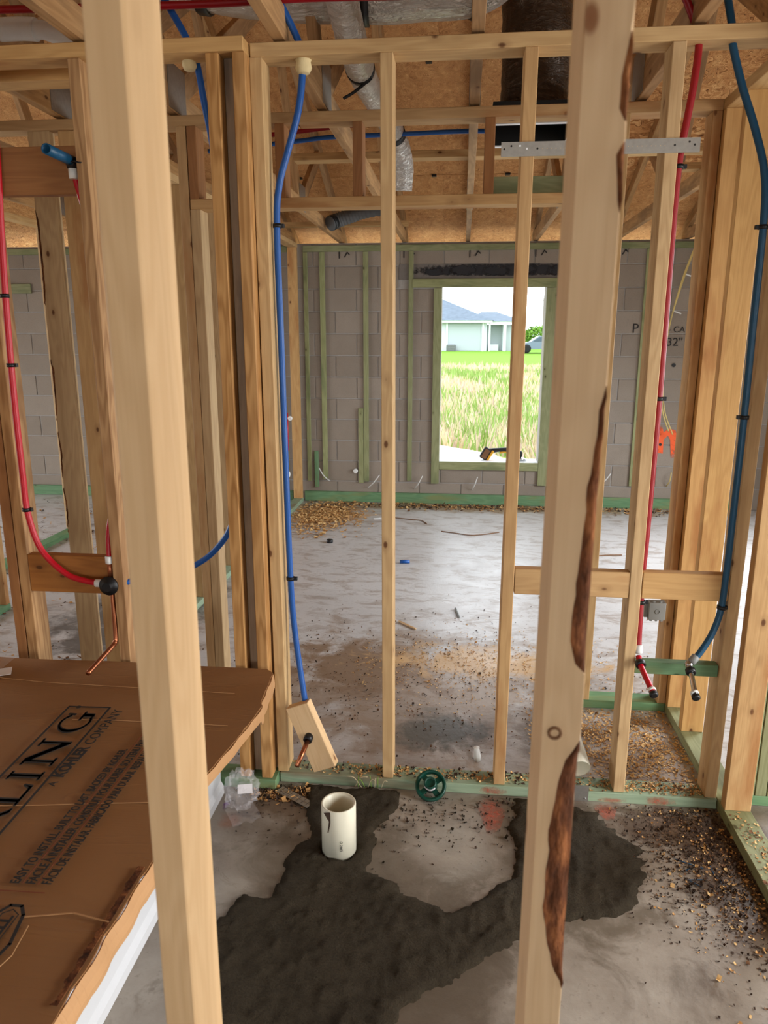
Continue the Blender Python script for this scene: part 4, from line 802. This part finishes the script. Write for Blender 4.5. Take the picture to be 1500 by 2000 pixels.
for i in range(60):
    y = .96 + .34 * i / 59; tp.append((-.668 - .012 * abs(noise.noise(Vector((y * 30, 1, 4)))) - .008 * abs(noise.noise(Vector((y * 110, 1, 4)))), y))
tp += [(-.654, 1.30), (-.658, 1.1), (-.660, .96)]
multi(ct, 'torn_ply', [(tp[::-1], .0015)], Matrix.Translation((0, 0, CZ + .0045)), 'bark', label='ragged torn outer ply along the edge')
lb = newobj('shipping_label', boxmesh(.085, .06, .001, 'label_white', 0), None, ct, Matrix.Translation((-1.545, 2.15, CZ + .006)) @ Matrix.Rotation(.5, 4, 'Z'))
multi(ct, 'tape', [([(-1.60, 2.1), (-1.545, 2.1), (-1.56, 2.28), (-1.61, 2.28)], .0006)], Matrix.Translation((0, 0, CZ + .005)), 'clear_film')
# ================================================================== THINGS ON THE NEAR FLOOR
# wet mortar patch
poly = [(-.52, 2.33), (-.357, 2.338), (-.205, 2.335), (-.18, 2.25), (-.20, 2.17), (-.25, 2.1), (-.25, 2.0), (-.24, 1.92), (-.134, 1.85), (.017, 1.775), (.10, 1.83), (.185, 1.93), (.2, 2.1), (.225, 2.335), (.40, 2.34), (.50, 2.28), (.55, 2.18), (.591, 2.1), (.585, 1.97), (.54, 1.88), (.463, 1.82), (.317, 1.775), (.17, 1.687), (.08, 1.6), (.007, 1.541), (-.092, 1.471), (-.13, 1.40), (-.2, 1.25), (-.52, 1.25), (-.62, 1.45), (-.66, 1.65), (-.645, 1.72), (-.6, 1.79), (-.515, 1.766), (-.51, 1.938), (-.466, 2.04), (-.49, 2.2)]
def sdist(x, y):
    ins = False; dm = 9; n = len(poly)
    for i in range(n):
        x1, y1 = poly[i]; x2, y2 = poly[(i + 1) % n]
        if (y1 > y) != (y2 > y) and x < (x2 - x1) * (y - y1) / (y2 - y1) + x1: ins = not ins
        t = max(0, min(1, ((x - x1) * (x2 - x1) + (y - y1) * (y2 - y1)) / ((x2 - x1) ** 2 + (y2 - y1) ** 2))); dm = min(dm, math.hypot(x - x1 - t * (x2 - x1), y - y1 - t * (y2 - y1)))
    return dm if ins else -dm
vs = []; fs = []; g = .010; nx = int(1.32 / g); ny = int(1.13 / g); hs = []
for j in range(ny + 1):
    for i in range(nx + 1):
        x = -.70 + i * g; y = 1.22 + j * g
        d = sdist(x, y) + .03 * noise.noise(Vector((x * 9, y * 9, 0))) + .014 * noise.noise(Vector((x * 34, y * 34, 0)))
        rough = noise.noise(Vector((x * 22, y * 22, 5))) * .5 + noise.noise(Vector((x * 60, y * 60, 5))) * .5
        h = -.004 if d < 0 else min(.011, d * .5) + max(0, rough) * .016 + .004 * noise.noise(Vector((x * 6, y * 6, 2)))
        if d > .01: h += max(0, noise.noise(Vector((x * 30, y * 30, 9)))) * (.016 if -.25 < x < .5 and y < 1.95 else .006) * max(0, .5 + noise.noise(Vector((x * 5, y * 5, 4))))
        dp = math.hypot(x + .352, y - 2.0)
        if dp < .06: h = min(h, .001)
        h = min(h, .03); hs.append(h); vs.append((x, y, max(h, -.004)))
for j in range(ny):
    for i in range(nx):
        a = j * (nx + 1) + i; q = (a, a + 1, a + nx + 2, a + nx + 1)
        if max(hs[k] for k in q) > 0: fs.append(q)
me = bpy.data.meshes.new('mortar_patch'); me.from_pydata(vs, [], fs); bm = bmesh.new(); bm.from_mesh(me)
bmesh.ops.delete(bm, geom=[v for v in bm.verts if not v.link_faces], context='VERTS'); bm.to_mesh(me); bm.free()
newobj('mortar_patch', me, 'wet_mortar', floor, label='dark rough wet mortar trowelled on the slab', smooth=True)
# orange and purple spray marks, pencil marks
def fmark(name, poly, mat, z=.0012, label=None): return multi(floor, name, [(poly, .0004)], Matrix.Translation((0, 0, z)), mat, label)
fmark('spray_mark', [(.08, 2.33), (.19, 2.335), (.185, 2.24), (.16, 2.15), (.12, 2.12), (.105, 2.2), (.09, 2.27)], 'spray_red', label='faded orange spray mark on the slab'); fmark('spray_mark', [(.48, 2.33), (.58, 2.335), (.55, 2.25), (.52, 2.24)], 'spray_red'); fmark('spray_mark', [(-.79, 2.16), (-.7, 2.14), (-.71, 2.05), (-.78, 2.06)], 'spray_faint'); fmark('spray_mark', [(-.80, 2.22), (-.765, 2.2), (-.77, 2.14), (-.8, 2.14)], 'spray_purple')
def pmark(x0, x1, z0, z1, mat): multi(floor, 'spray_mark', [([(x0, z0), (x1, z0), (x1 - .01, z1), (x0 + .02, z1)], .0005)], Matrix.Translation((0, YF - .009, 0)) @ Matrix.Rotation(math.radians(90), 4, 'X'), mat)
pmark(.09, .2, .001, .037, 'spray_red'); pmark(.66, .78, .001, .037, 'spray_red'); pmark(.5, .62, .001, .02, 'spray_red')
multi(floor, 'pen_mark', stroke([(.70, 2.07), (.775, 2.035)], .003) + stroke([(.72, 2.02), (.755, 2.045)], .003) + stroke([(.76, 1.985), (.715, 1.98), (.745, 1.955)], .003) + stroke([(.80, 2.06), (.80, 2.01), (.815, 1.97), (.81, 1.94)], .002), Matrix.Translation((0, 0, .0015)), 'pipe_blue_dark')
# drain pipe
dp = thing('drain_pipe', 'cream plastic drain pipe standing up from the mortar, rim chipped', 'pipe', (-.352, 2.0, 0))
lathe(dp, 'pipe', [(.0465, -.01), (.0465, .172), (.0525, .175), (.0545, .172), (.0545, -.01)], (-.352, 2.0, 0), (0, 0, 1), 'pvc_cream', seg=40, closed=True)
lathe(dp, 'inner_floor', [(0, 0), (.046, 0), (.046, .002)], (-.352, 2.0, .02), (0, 0, 1), 'dirt', seg=24)
text(dp, 'lettering', 'D 2665', .012, Matrix.Translation((-.352 + .012, 2.0 - .0547, .075)) @ Matrix.Rotation(math.radians(90), 4, 'X') @ Matrix.Rotation(math.radians(-90), 4, 'Z'), 'ink', depth=.0003)
multi(dp, 'stain', [([(-.39, .17), (-.37, .172), (-.366, .15), (-.376, .10), (-.379, .10), (-.374, .14)], .0006)], Matrix.Translation((0, 2.0 - .0512, 0)) @ Matrix.Rotation(math.radians(90), 4, 'X'), 'dirt')
p2 = tag(lathe(None, 'drain_pipe', [(.036, 0), (.036, .24), (.041, .24), (.041, 0)], (.452, 2.405, .088), (-.12, .86, .28), 'pvc_cream', seg=30, closed=True), 'cream plastic pipe leaning half hidden behind the bark-edged stud', 'pipe')
# green spool
gs = thing('plastic_spool', 'dark green plastic spool with white label leaning on the sole plate', 'spool', (-.075, 2.315, 0))
ctr = Vector((-.075, 2.318, .040)); ax = Vector((-.05, -.62, .78)).normalized()
lathe(gs, 'rim', [(.042, -.006), (.055, -.006), (.055, .008), (.050, .010), (.046, .008), (.042, .002)], ctr, ax, 'green_plastic', seg=36, closed=True)
q = ax.to_track_quat('Z', 'Y').to_matrix().to_4x4()
for k in range(4):
    a = k * math.pi / 2 + .75
    newobj('spoke', boxmesh(.03, .02, .005, 'green_plastic'), None, gs, Matrix.Translation(ctr) @ q @ Matrix.Rotation(a, 4, 'Z') @ Matrix.Translation((.033, 0, -.002)))
lathe(gs, 'hub', [(0, -.006), (.024, -.006), (.021, .034), (.017, .036), (.015, .03), (0, .028)], ctr, ax, 'green_plastic', seg=28)
vs = []; 
for k in range(9):
    a = math.radians(195 + 130 * k / 8)
    for h, r_ in ((.014, .0232), (.028, .0222)): vs.append((r_ * math.cos(a), r_ * math.sin(a), h))
me = bpy.data.meshes.new('label'); me.from_pydata(vs, [], [(2 * k, 2 * k + 2, 2 * k + 3, 2 * k + 1) for k in range(8)])
newobj('sticker', me, 'label_white', gs, Matrix.Translation(ctr) @ q, 'white paper sticker')
# slotted metal strip on the floor
sf = thing('metal_strip', 'flat galvanised strip with slots lying on the mortar', 'metal strip', (-.55, 2.25, 0))
SM = Matrix.Translation((-.553, 2.248, .008)) @ Matrix.Rotation(math.radians(-32), 4, 'Z')
newobj('plate', boxmesh(.155, .036, .0015, 'galvanised', 0), None, sf, SM)
for k in range(7): newobj('slot', boxmesh(.0012, .03, .0004, 'ink', 0), None, sf, SM @ Matrix.Translation((-.063 + k * .021, 0, .001)))
newobj('fold', boxmesh(.155, .0015, .0012, 'chrome', 0), None, sf, SM @ Matrix.Translation((0, .0, .001)))
# plastic bag
pb = thing('plastic_bag', 'crumpled clear plastic bag with white sticker beside the tub', 'plastic bag', (-.74, 2.22, 0))
bm = bmesh.new(); bmesh.ops.create_icosphere(bm, subdivisions=4, radius=1)
for v in bm.verts:
    n_ = noise.noise(v.co * 2.2) * .35 + noise.noise(v.co * 5.5) * .28; v.co *= (1 + n_); v.co = Vector((v.co.x * .055, v.co.y * .075, max(v.co.z, -.62) * .065))
me = bpy.data.meshes.new('film'); bm.to_mesh(me); bm.free(); newobj('film', me, 'clear_film', pb, Matrix.Translation((-.735, 2.215, .046)) @ Matrix.Rotation(.3, 4, 'Z'))
newobj('sticker', boxmesh(.05, .03, .0008, 'label_white', 0), None, pb, Matrix.Translation((-.705, 2.165, .085)) @ Matrix.Rotation(.25, 4, 'Z') @ Matrix.Rotation(.9, 4, 'X'))
bm = bmesh.new(); bmesh.ops.create_grid(bm, x_segments=14, y_segments=14, size=.05)
for v in bm.verts: v.co.z = .012 * noise.noise(v.co * 40) + .008
me = bpy.data.meshes.new('loose_end'); bm.to_mesh(me); bm.free(); newobj('loose_end', me, 'clear_film', pb, Matrix.Translation((-.70, 2.12, .012)) @ Matrix.Rotation(.6, 4, 'Z'))
# weed sprouting at the plate
wd = thing('weed', 'dry green weed sprig at the middle of the sole plate', 'plant', (-.3, 2.33, 0))
for k in range(9):
    a = random.uniform(-1.3, 1.3); L = random.uniform(.03, .08)
    tube(wd, 'stem', [(-.31 + .012 * k - .04, 2.335, .004), (-.31 + .012 * k - .04 + math.sin(a) * L * .5, 2.322, .03 + .4 * L), (-.31 + .012 * k - .04 + math.sin(a) * L, 2.318, .02 + L * .7)], .0012, 'leaf_bright' if k % 2 else 'blade_straw', seg=5, n=3)
# ================================================================== SMALL SCRAPS ON THE FAR FLOOR
tag(tube(None, 'pipe_offcut', [(-.415, 5.06, .0125), (-.345, 5.07, .0125)], .0125, 'pipe_blue', straight=True), 'short blue pipe offcut on the concrete beside the lone stud', 'pipe offcut')
tag(tube(None, 'pipe_offcut', [(-1.52, 3.72, .0125), (-1.46, 3.74, .0125)], .0125, 'pipe_red', straight=True), 'short red pipe offcut by the left sole plate', 'pipe offcut')
tag(lathe(None, 'black_cap', [(0, 0), (.024, 0), (.026, .006), (.026, .022), (.02, .028), (0, .028)], (-1.016, 5.55, 0), (.05, .02, 1), 'black_plastic', seg=16), 'small black cap on the far concrete near the sawdust', 'cap')
tag(tube(None, 'wire_scrap', [(-.57, 6.41, .004), (-.42, 6.36, .005), (-.33, 6.33, .005), (-.275, 6.22, .004)], .004, 'chip_dark', seg=6), 'curved brown wire scrap near the block wall', 'wire')
tag(tube(None, 'wire_scrap', [(-.143, 5.985, .004), (-.02, 5.93, .005), (.125, 5.88, .005), (.339, 6.0, .004)], .004, 'chip_dark', seg=6), 'long bent wire scrap under the window', 'wire')
tag(tube(None, 'wire_scrap', [(-.76, 6.35, .004), (-.68, 6.38, .005), (-.57, 6.37, .004)], .0045, 'white_plastic', seg=6), 'pale wire scrap left of the lone stud', 'wire')
tag(tube(None, 'wire_scrap', [(.97, 5.37, .004), (1.1, 5.41, .005), (1.224, 5.434, .004)], .004, 'chip_dark', seg=6), 'straight wire scrap between the right studs', 'wire')
tag(tube(None, 'wood_stick', [(-.325, 3.939, .006), (-.224, 3.835, .006)], .006, 'pine_pale', seg=6, straight=True), 'thin pale wood stick on the muddy floor', 'stick')
tag(tube(None, 'wood_stick', [(-.006, 4.176, .006), (.017, 4.037, .006)], .007, 'grey_plastic', seg=6, straight=True), 'small grey stick pointing at the window', 'stick')
tag(lathe(None, 'plug', [(0, 0), (.012, 0), (.014, .02), (.010, .05), (.012, .055), (0, .06)], (.096, 2.56, 0), (-.1, .05, 1), 'white_plastic', seg=12), 'small white plug standing just behind the sole plate', 'plug')
# shavings and dirt: uncountable
def scatter(name, n, pts, smin, smax, mats, seed, z=0.0, curl=.5, onplate=False):
    rnd = random.Random(seed); vs = []; fs = []; mi = []
    for _ in range(n):
        x, y, zz = pts(rnd); s = rnd.uniform(smin, smax) * (1 if rnd.random() > .06 else 1.8); a = rnd.uniform(0, 6.28); c_, s_ = math.cos(a), math.sin(a); asp = rnd.uniform(.3, .8); b0 = len(vs); cu = curl * s * rnd.random()
        for u, v, h in ((-1, -asp, cu), (1, -asp, cu), (1, asp, cu * .7), (-1, asp, cu), (0, -asp, 0), (0, asp, .1 * cu)):
            vs.append((x + (u * c_ - v * s_) * s * .5, y + (u * s_ + v * c_) * s * .5, zz + .0012 + h))
        fs += [(b0, b0 + 4, b0 + 5, b0 + 3), (b0 + 4, b0 + 1, b0 + 2, b0 + 5)]; m_ = rnd.randrange(len(mats)); mi += [m_, m_]
    me = bpy.data.meshes.new(name); me.from_pydata(vs, [], fs)
    for m_ in mats: me.materials.append(M[m_])
    me.polygons.foreach_set('material_index', mi)
    return newobj(name, me, None, kind='stuff')
def rect(x0, x1, y0, y1, z=0.0):
    def f(r): return r.uniform(x0, x1), r.uniform(y0, y1), z
    return f
def gauss(cx, cy, sx, sy, z=0.0):
    def f(r): return r.gauss(cx, sx), r.gauss(cy, sy), z
    return f
def clamp(f, x0, x1, y0, y1):
    def g_(r):
        while True:
            p = f(r)
            if x0 < p[0] < x1 and y0 < p[1] < y1: return p
    return g_
LT = ['chip_light', 'chip_mid']
def stuff(o, lab, cat): o['label'] = lab; o['category'] = cat
stuff(scatter('wood_shavings', 2600, clamp(gauss(.72, 2.75, .2, .2), .3, .91, 2.45, 3.02), .004, .013, LT, 1), 'golden wood shavings scattered on the closet floor at right', 'shavings')
stuff(scatter('wood_shavings', 500, clamp(gauss(.8, 2.39, .16, .03), .5, .91, 2.35, 2.43, ), .004, .010, LT + ['chip_dark'], 2, z=.038), 'shavings lying along the right sole plate', 'shavings')
bpy.data.objects['wood_shavings.001'].location.z = .038
stuff(scatter('wood_shavings', 260, clamp(gauss(.96, 1.9, .03, .3), .917, 1.0, 1.0, 2.28), .004, .011, LT + ['chip_dark'], 3), 'shavings on top of the right-hand sole plate', 'shavings')
bpy.data.objects['wood_shavings.002'].location.z = .038
stuff(scatter('wood_shavings', 900, clamp(gauss(.86, 2.05, .12, .22), .4, .912, 1.2, 2.335), .003, .011, LT + ['chip_dark', 'dirt'], 4), 'pale chips mixed with dirt in the near right corner', 'shavings')
stuff(scatter('wood_shavings', 1600, clamp(gauss(-1.2, 6.45, .16, .3), -1.53, -.5, 5.3, 7.02), .012, .035, LT, 5), 'pile of yellow shavings in the far left corner', 'shavings')
stuff(scatter('wood_shavings', 1500, clamp(gauss(.3, 6.93, 1.4, .08), -1.5, 2.4, 6.4, 7.02), .010, .03, LT + ['chip_dark', 'dirt'], 6), 'line of shavings along the foot of the block wall', 'shavings')
stuff(scatter('wood_shavings', 1700, clamp(gauss(.1, 3.4, .5, .22), -.5, 1.2, 2.8, 4.4), .003, .010, LT, 7), 'drift of sawdust chips across the middle of the floor', 'shavings')
stuff(scatter('dirt_crumbs', 1400, clamp(gauss(-.2, 3.2, .6, .45), -1.4, 1.2, 2.46, 5.0), .004, .011, ['dirt', 'chip_dark'], 8, curl=.8), 'dark crumbs of mud on the middle floor', 'dirt')
stuff(scatter('dirt_crumbs', 2000, clamp(gauss(.84, 2.15, .14, .22), .4, .912, 1.2, 2.335), .003, .009, ['dirt'], 9, curl=.9), 'black dirt crumbs in the near right corner', 'dirt')
stuff(scatter('dirt_crumbs', 600, clamp(gauss(-.05, 2.2, .35, .1), -.78, .4, 1.6, 2.33), .003, .010, ['dirt', 'wet_mortar'], 10, curl=.9), 'mud crumbs on the near slab around the spool', 'dirt')
stuff(scatter('dirt_crumbs', 500, clamp(gauss(-.6, 2.27, .1, .03), -.78, -.4, 2.1, 2.33), .004, .014, ['dirt', 'chip_mid'], 11, curl=.9), 'gritty dirt at the foot of the post', 'dirt')
stuff(scatter('dirt_crumbs', 700, clamp(gauss(.0, 2.40, .4, .025), -.6, .9, 2.35, 2.43), .004, .013, ['dirt', 'chip_mid', 'chip_light'], 12, curl=.6), 'dirt and chips lying on the muddy sole plate', 'dirt')
bpy.data.objects['dirt_crumbs.004'].location.z = .038
stuff(scatter('dirt_crumbs', 1200, rect(-4.2, -1.7, 3.2, 6.9), .006, .026, ['dirt', 'chip_dark', 'chip_mid'], 13, curl=.5), 'dirt strewn over the floor of the left room', 'dirt')
# red stepladder behind the left partition
la = thing('stepladder', 'red stepladder half hidden in the left room', 'ladder', (-1.9, 5.1, 0))
for x, s in ((-2.06, 1), (-1.70, -1)):
    board(la, 'rail', (x - s * .04, 4.9, .0), (x + s * .03, 5.2, 1.6), .03, .07, (1, 0, 0), 'ladder_red'); board(la, 'rear_rail', (x, 5.6, .0), (x + s * .02, 5.24, 1.55), .025, .04, (1, 0, 0), 'ladder_red')
for k in range(5): box(la, 'step', -2.06 + .01 * k, -1.70 - .01 * k, 4.93 + .056 * k, 5.03 + .056 * k, .28 + .29 * k, .305 + .29 * k, 'galvanised', axis=0)
box(la, 'top_cap', -2.04, -1.72, 5.14, 5.32, 1.58, 1.63, 'ladder_red', axis=0)
# ================================================================== CORDLESS TOOL ON THE SILL
gr = thing('angle_grinder', 'black and yellow cordless grinder lying on the window sill', 'power tool', (.4, 7.2, .42))
GM = Matrix.Translation((.245, 7.2, .482)) @ Matrix.Rotation(math.radians(30), 4, 'Y')
newobj('battery', boxmesh(.075, .07, .115, 'tar', .008), None, gr, GM); newobj('battery_face', boxmesh(.05, .004, .095, 'chip_dark', .001), None, gr, GM @ Matrix.Translation((0, -.036, 0)))
newobj('collar', boxmesh(.024, .074, .12, 'yellow_plastic', .006), None, gr, GM @ Matrix.Translation((.048, 0, .004)))
tube(gr, 'handle', [(.285, 7.2, .502), (.33, 7.2, .514), (.40, 7.2, .522), (.48, 7.2, .522), (.55, 7.2, .506)], .024, 'black_plastic', seg=14, rfun=lambda u, i: .032 - .012 * math.sin(u * 3.1)); 
tube(gr, 'trigger', [(.385, 7.2, .492), (.43, 7.2, .500), (.49, 7.2, .495)], .010, 'yellow_plastic', seg=10)
lathe(gr, 'gear_head', [(0, -.035), (.022, -.035), (.028, -.01), (.028, .02), (.018, .035), (0, .035)], (.575, 7.2, .478), (.1, 0, 1), 'black_plastic', seg=16); lathe(gr, 'guard', [(0, 0), (.055, 0), (.058, -.01), (.055, -.014), (0, -.004)], (.585, 7.2, .445), (.15, 0, 1), 'chrome', seg=22)
# ================================================================== OUTSIDE
hs_ = thing('house', 'pale grey single-storey house with blue-grey shingle roof beyond the field', 'house', (0, 62, .48))
gzh = .40
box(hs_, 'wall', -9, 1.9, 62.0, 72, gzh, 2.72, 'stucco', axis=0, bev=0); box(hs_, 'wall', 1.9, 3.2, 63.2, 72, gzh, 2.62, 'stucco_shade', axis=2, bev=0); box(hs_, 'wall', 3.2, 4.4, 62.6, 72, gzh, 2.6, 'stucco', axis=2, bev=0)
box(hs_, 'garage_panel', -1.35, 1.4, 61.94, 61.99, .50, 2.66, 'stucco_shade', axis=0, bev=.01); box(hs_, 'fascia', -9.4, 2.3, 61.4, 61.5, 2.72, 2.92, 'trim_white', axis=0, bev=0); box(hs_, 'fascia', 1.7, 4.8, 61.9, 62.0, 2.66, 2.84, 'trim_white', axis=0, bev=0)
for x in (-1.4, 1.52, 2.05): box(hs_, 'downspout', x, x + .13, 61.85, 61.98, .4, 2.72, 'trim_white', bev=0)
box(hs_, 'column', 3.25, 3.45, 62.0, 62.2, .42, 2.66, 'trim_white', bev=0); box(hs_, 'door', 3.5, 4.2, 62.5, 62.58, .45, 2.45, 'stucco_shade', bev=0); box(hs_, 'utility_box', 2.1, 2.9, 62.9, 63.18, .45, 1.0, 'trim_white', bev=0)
def roofmesh(name, v, f, parent, mat):
    me = bpy.data.meshes.new(name); me.from_pydata(v, [], f); bm = bmesh.new(); bm.from_mesh(me); bmesh.ops.recalc_face_normals(bm, faces=bm.faces); bm.to_mesh(me); bm.free(); newobj(name, me, mat, parent)
roofmesh('roof', [(-9.4, 61.3, 2.9), (2.4, 61.3, 2.9), (2.4, 72.7, 2.9), (-9.4, 72.7, 2.9), (-3.8, 67, 5.1), (-2.6, 67, 5.1)], [(0, 1, 5, 4), (1, 2, 5), (2, 3, 4, 5), (3, 0, 4), (3, 2, 1, 0)], hs_, 'shingle')
roofmesh('roof', [(0, 61.8, 2.82), (4.9, 61.8, 2.82), (4.9, 72, 2.82), (0, 72, 2.82), (1.5, 66, 3.7), (2.8, 66, 3.7)], [(0, 1, 5, 4), (1, 2, 5), (2, 3, 4, 5), (3, 0, 4), (3, 2, 1, 0)], hs_, 'shingle')
ac = thing('air_conditioner', 'grey air conditioning unit against the house wall', 'AC unit', (-.95, 61.6, .45)); box(ac, 'case', -1.35, -.6, 61.3, 61.85, .46, .98, 'boot_grey', axis=2, bev=.03); box(ac, 'pad', -1.5, -.45, 61.2, 61.93, .38, .46, 'stucco', axis=0)
for k in range(5): box(ac, 'louvre', -1.3, -.65, 61.28, 61.3, .54 + .085 * k, .57 + .085 * k, 'grey_plastic', axis=0, bev=0)
cr = thing('car', 'blue-grey saloon car parked beside the house', 'car', (6.0, 58, .55))
prof = [(3.95, .72), (4.0, 1.0), (4.25, 1.1), (5.0, 1.24), (5.6, 1.66), (6.9, 1.70), (7.6, 1.36), (8.2, 1.3), (8.35, .95), (8.3, .72)]
Cm = Matrix.Translation((0, 58.9, 0)) @ Matrix.Rotation(math.radians(90), 4, 'X')
prism(cr, 'body', prof, 1.75, Cm, 'car_paint'); prism(cr, 'side_window', [(5.15, 1.25), (5.65, 1.6), (6.2, 1.62), (6.2, 1.27)], .02, Matrix.Translation((0, 57.16, 0)) @ Matrix.Rotation(math.radians(90), 4, 'X'), 'car_glass'); prism(cr, 'side_window', [(6.28, 1.27), (6.28, 1.62), (6.85, 1.62), (7.35, 1.32)], .02, Matrix.Translation((0, 57.16, 0)) @ Matrix.Rotation(math.radians(90), 4, 'X'), 'car_glass')
for x in (4.75, 7.45):
    for y in (57.1, 58.75): lathe(cr, 'wheel', [(0, 0), (.2, 0), (.32, .02), (.32, .2), (.2, .22), (0, .22)], (x, y + .22, .74), (0, -1, 0), 'tyre', seg=18)
bs = thing('bush', 'bright green leafy bush behind the car', 'bush', (6.6, 70, .6)); rnd = random.Random(3); vs = []; fs = []
for _ in range(1800):
    u = Vector((rnd.gauss(0, 1), rnd.gauss(0, 1), rnd.gauss(0, 1))).normalized() * rnd.uniform(.6, 1.0); c = Vector((6.7 + u.x * 1.3, 70 + u.y * .9, 1.6 + u.z * 1.05)); a = Vector((rnd.gauss(0, 1), rnd.gauss(0, 1), rnd.gauss(0, 1))).normalized() * .11; b_ = a.cross(Vector((rnd.gauss(0, 1), rnd.gauss(0, 1), 1))).normalized() * .08; k = len(vs)
    vs += [tuple(c - a), tuple(c + b_), tuple(c + a), tuple(c - b_)]; fs.append((k, k + 1, k + 2, k + 3))
me = bpy.data.meshes.new('foliage'); me.from_pydata(vs, [], fs); newobj('foliage', me, 'leaf_bright', bs); tube(bs, 'trunk', [(6.7, 70, .5), (6.7, 70, 1.5)], .08, 'pole_wood', seg=8, straight=True)
po = thing('utility_pole', 'thin grey utility pole far beyond the car', 'pole', (12.1, 118, .8)); tube(po, 'shaft', [(12.1, 118, .5), (12.1, 118, 7.4)], .13, 'pole_wood', seg=8, straight=True); box(po, 'crossarm', 11.4, 12.8, 117.9, 118.05, 6.9, 7.0, 'pole_wood', axis=0); box(po, 'transformer', 12.3, 12.7, 117.7, 118.1, 5.6, 6.3, 'grey_plastic', axis=2, bev=.05)
tag(box(None, 'footpath', -30, 40, 39.6, 40.4, gz(40) - .03, gz(40) + .03, 'walk', axis=0, bev=0), 'pale footpath strip between field and lawn', 'footpath')
# rough field grass and the sandy mound below the window
rnd = random.Random(5); vs = []; fs = []; mi = []
for _ in range(15000):
    y = 9.5 + 29.5 * rnd.random() ** 1.5; hw = .35 + .10 * y * .5; x = (y * .0395) * 1.0 + rnd.uniform(-1, 1) * (.11 * y + .6)
    
    if ((x + 1.0) / 2.1) ** 2 + ((y - 10.2) / 1.7) ** 2 < 1: continue
    nn = noise.noise(Vector((x * .5, y * .18, 0))) + .5 * noise.noise(Vector((x * 1.7, y * .6, 3))); h = rnd.uniform(.15, .42) * (1 + .3 * nn); lean = Vector((rnd.gauss(0, .3), rnd.gauss(0, .3), 1)).normalized() * h; wdt = .006 + .0011 * y; k = len(vs)
    b0 = Vector((x, y, gz(y))); s = Vector((wdt, rnd.uniform(-.5, .5) * wdt, 0)); vs += [tuple(b0 - s), tuple(b0 + s), tuple(b0 + lean)]; fs.append((k, k + 1, k + 2)); mi.append(0 if nn + rnd.gauss(0, .25) > .08 else (1 if rnd.random() < .6 else 2))
me = bpy.data.meshes.new('field_grass'); me.from_pydata(vs, [], fs)
for m_ in ('blade_green', 'blade_straw', 'blade_pink'): me.materials.append(M[m_])
me.polygons.foreach_set('material_index', mi); stuff(newobj('field_grass', me, None, kind='stuff'), 'tall mixed green and straw grass in the field outside the window', 'grass')
bm = bmesh.new(); bmesh.ops.create_grid(bm, x_segments=40, y_segments=24, size=1)
for v in bm.verts:
    x, y = v.co.x, v.co.y; f = max(0, 1 - (x * x + y * y)); v.co = Vector((x * 2.0, y * 1.6, -.04 + .3 * f ** .7 * (1 + .35 * noise.noise(Vector((x * 5, y * 5, 1)))) + .03 * noise.noise(Vector((x * 18, y * 18, 1)))))
me = bpy.data.meshes.new('sand_heap'); bm.to_mesh(me); bm.free(); o = newobj('sand_heap', me, 'sand', None, Matrix.Translation((-1.0, 10.2, -.2)), smooth=True); tag(o, 'low heap of pale sandy debris outside the window', 'sand heap')
for o in [o for o in bpy.data.objects if o.name.startswith('floor') and o.parent is None]: pass
